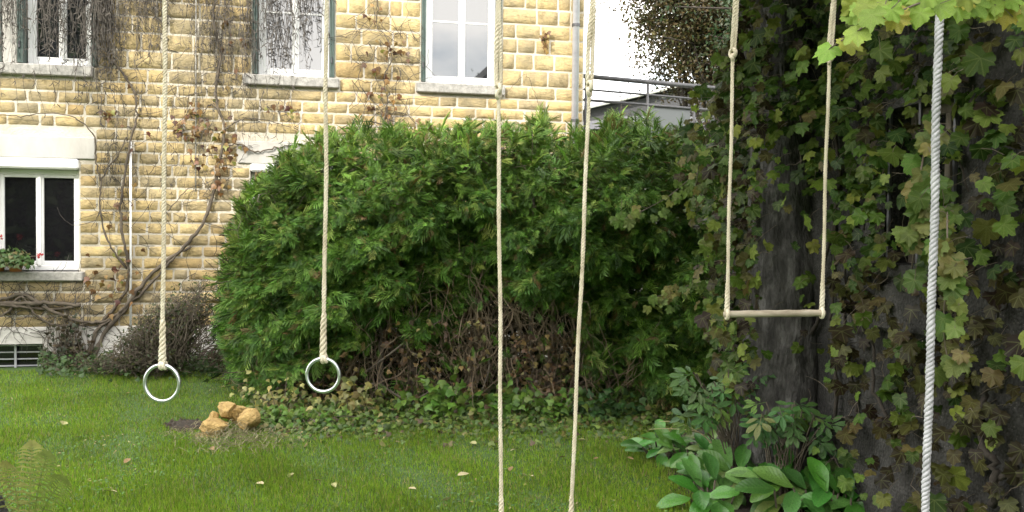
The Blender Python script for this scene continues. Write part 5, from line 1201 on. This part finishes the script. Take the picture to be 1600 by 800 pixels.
# trees --------------------------------------------------------------
def tree(name, label, base, height, crown, n_leaf, cols, wts, ls, tmpl=RHOMB, seed=1, nb_=26, group=None, dens_k=1.0, trunk_r=.28, hollow=.35):
    """crown = list of (offset xyz, radius xyz) lobes; leaves in clumps at the branch tips"""
    rs = np.random.default_rng(seed); e = empty(name, base, label, 'tree', group=group); base = np.array(base, float)
    mb = MB(); tp = base + [rs.normal(0, .2), rs.normal(0, .2), height * .82]; q = bez([base, base + [rs.normal(0, .15), 0, height * .35], tp], 14); mb.tube(q, np.linspace(trunk_r, trunk_r * .25, len(q)), 9); mb.build('trunk', M['bark'], e, True, world=True)
    lob = [(base + np.array(c), np.array(r_)) for c, r_ in crown]; vol = np.array([np.prod(r_) for _, r_ in lob]); ends_ = []; mb = MB()
    for _ in range(nb_):
        c, r_ = lob[rs.choice(len(lob), p=vol / vol.sum())]; d = nrm(rs.normal(0, 1, 3)); e_ = c + d * r_ * rs.uniform(.5, .92); k = rs.integers(4, len(q)); s_ = q[k]
        bb = bez([s_, (s_ + e_) / 2 + rs.normal(0, .25, 3), e_], 8); mb.tube(bb, np.linspace(trunk_r * .28, .02, len(bb)), 5, False); ends_ += [bb[-1], bb[-2], bb[-3]]
        for _ in range(4):
            k = rs.integers(3, len(bb)); f_ = bb[k] + rs.normal(0, .5, 3) * np.minimum(r_, 1.6); mb.tube([bb[k], (bb[k] + f_) / 2 + rs.normal(0, .1, 3), f_], [.03, .02, .01], 4, False); ends_.append(f_)
    o_ = mb.build('branches', M['vine_wood'], e, True, world=True); o_['kind'] = 'stuff'
    ends_ = np.array(ends_); ncl = max(60, n_leaf // 45); cen = []
    for _ in range(ncl):
        c, r_ = lob[rs.choice(len(lob), p=vol / vol.sum())]; d = nrm(rs.normal(0, 1, 3)); cen.append(c + d * r_ * (hollow + (1 - hollow) * rs.uniform(0, 1) ** .5))
    cen = np.vstack([np.array(cen), ends_]); ci = rs.choice(len(cen), n_leaf); csz = rs.uniform(.18, .42, len(cen)) * dens_k
    pos = cen[ci] + rs.normal(0, 1, (n_leaf, 3)) * csz[ci][:, None]; tone = rs.uniform(.75, 1.2, len(cen))[ci][:, None]
    cc = np.array(cols)[rs.choice(len(cols), n_leaf, p=np.array(wts) / sum(wts))] * tone
    scatter('crown', *tmpl, pos, frames(rs.normal(0, .7, (n_leaf, 3)) + [0, 0, .6], rs.normal(0, 1, (n_leaf, 3)) + [0, 0, -.6]), rs.uniform(ls * .7, ls * 1.3, n_leaf), cc, M['leaf'], e)
    return e
BR = [(.085, .06, .024), (.065, .048, .021), (.10, .085, .03), (.07, .08, .026), (.04, .04, .018)]
c0 = P(1120, -40, 21)
tree('chestnut_tree', 'brown leaved autumn tree rising behind the railing', (c0[0] + .3, 21.2, 0), 9.5, [((-.2, 0, c0[2] - .0), (2.5, 2.2, 2.0)), ((-.9, 0, c0[2] - 1.5), (1.4, 1.5, 1.4)), ((.8, 0, c0[2] - 1.2), (1.8, 1.6, 1.9)), ((.3, .2, c0[2] + 2.0), (2.4, 2.2, 1.8))], 80000, BR, [3, 3, 1.5, 2, 2], .10, seed=3, nb_=60, dens_k=.62)
c1 = P(1150, 60, 16)
tree('evergreen_tree', 'dense dark green tree behind the vine covered wall', (c1[0] + .7, 16.3, 0), 8.5, [((.0, 0, c1[2] + .4), (1.0, 1.2, 2.3)), ((1.0, 0, c1[2] - .6), (1.7, 1.3, 2.4)), ((.4, 0, c1[2] - 2.0), (1.4, 1.2, 1.8))], 26000, [(.03, .06, .022), (.045, .07, .028), (.06, .065, .03)], [3, 2, 1], .09, seed=4, nb_=20, dens_k=.8)
bt = P(970, 170, 20); e = empty('sapling', (bt[0], 20, 0), 'thin bare sapling against the white sky above the railing', 'tree')
mb = MB(); mb.tube([(bt[0], 20, 0), (bt[0] + .05, 20, 2), (bt[0], 20, bt[2] + .5)], [.03, .02, .008], 5); mb.build('trunk', M['twig'], e, True, world=True)
mb = MB()
for _ in range(26):
    z_ = bt[2] + random.uniform(-.9, .45); a = random.choice((-1, 1)); L0 = random.uniform(.15, .5); mb.tube([(bt[0], 20, z_), (bt[0] + a * L0 * .6, 20 + random.uniform(-.1, .1), z_ + .08), (bt[0] + a * L0, 20 + random.uniform(-.2, .2), z_ + random.uniform(.1, .35))], [.008, .006, .004], 3, False)
o = mb.build('branches', M['twig'], e, world=True); o['kind'] = 'stuff'

# garden trees behind the viewer: they shade the lawn and mirror in the windows
def copy_tree(o, loc, rz, s):
    c = o.copy(); COL.objects.link(c); c.location = loc; c.rotation_euler = (0, 0, rz); c.scale = s
    for ch in o.children: k = ch.copy(); COL.objects.link(k); k.parent = c
    return c
GRN = [(.05, .085, .025), (.07, .10, .03), (.04, .07, .022)]
t0 = tree('garden_tree', 'leafy garden tree standing behind the viewer across the lawn', (-13.0, -20, 0), 16, [((0, 0, 12.6), (3.6, 3.2, 4.6)), ((0, 0, 6.5), (3.9, 3.4, 4.0)), ((.5, 0, 2.8), (3.4, 3.0, 2.6))], 16000, GRN, [2, 2, 1], .55, seed=8, nb_=24, dens_k=2.2, trunk_r=.4, hollow=.1, group='garden trees behind the viewer')
for k, (x, y, s) in enumerate([(-17.5, -20.5, 1.05), (-22, -20, 1.06), (-26.5, -21, 1.05), (-8.6, -21, .93), (-4.0, -25, .62), (.5, -26, .5), (5, -25, .55), (9.5, -26, .6), (14, -24, .6), (-31, -21, 1.0), (-7, -28, .5), (19, -22, .7)]):
    copy_tree(t0, (x, y, 0), k * 1.3, (1.05 if s > .9 else s * 1.3, 1.05 if s > .9 else s * 1.2, s))
tris = sum(len(o.data.loop_triangles) if o.data.loop_triangles else sum(len(p.vertices) - 2 for p in o.data.polygons) if len(o.data.polygons) < 5000 else len(o.data.polygons) for o in bpy.data.objects if o.type == 'MESH')
print('objects', len(bpy.data.objects), 'approx tris', tris)
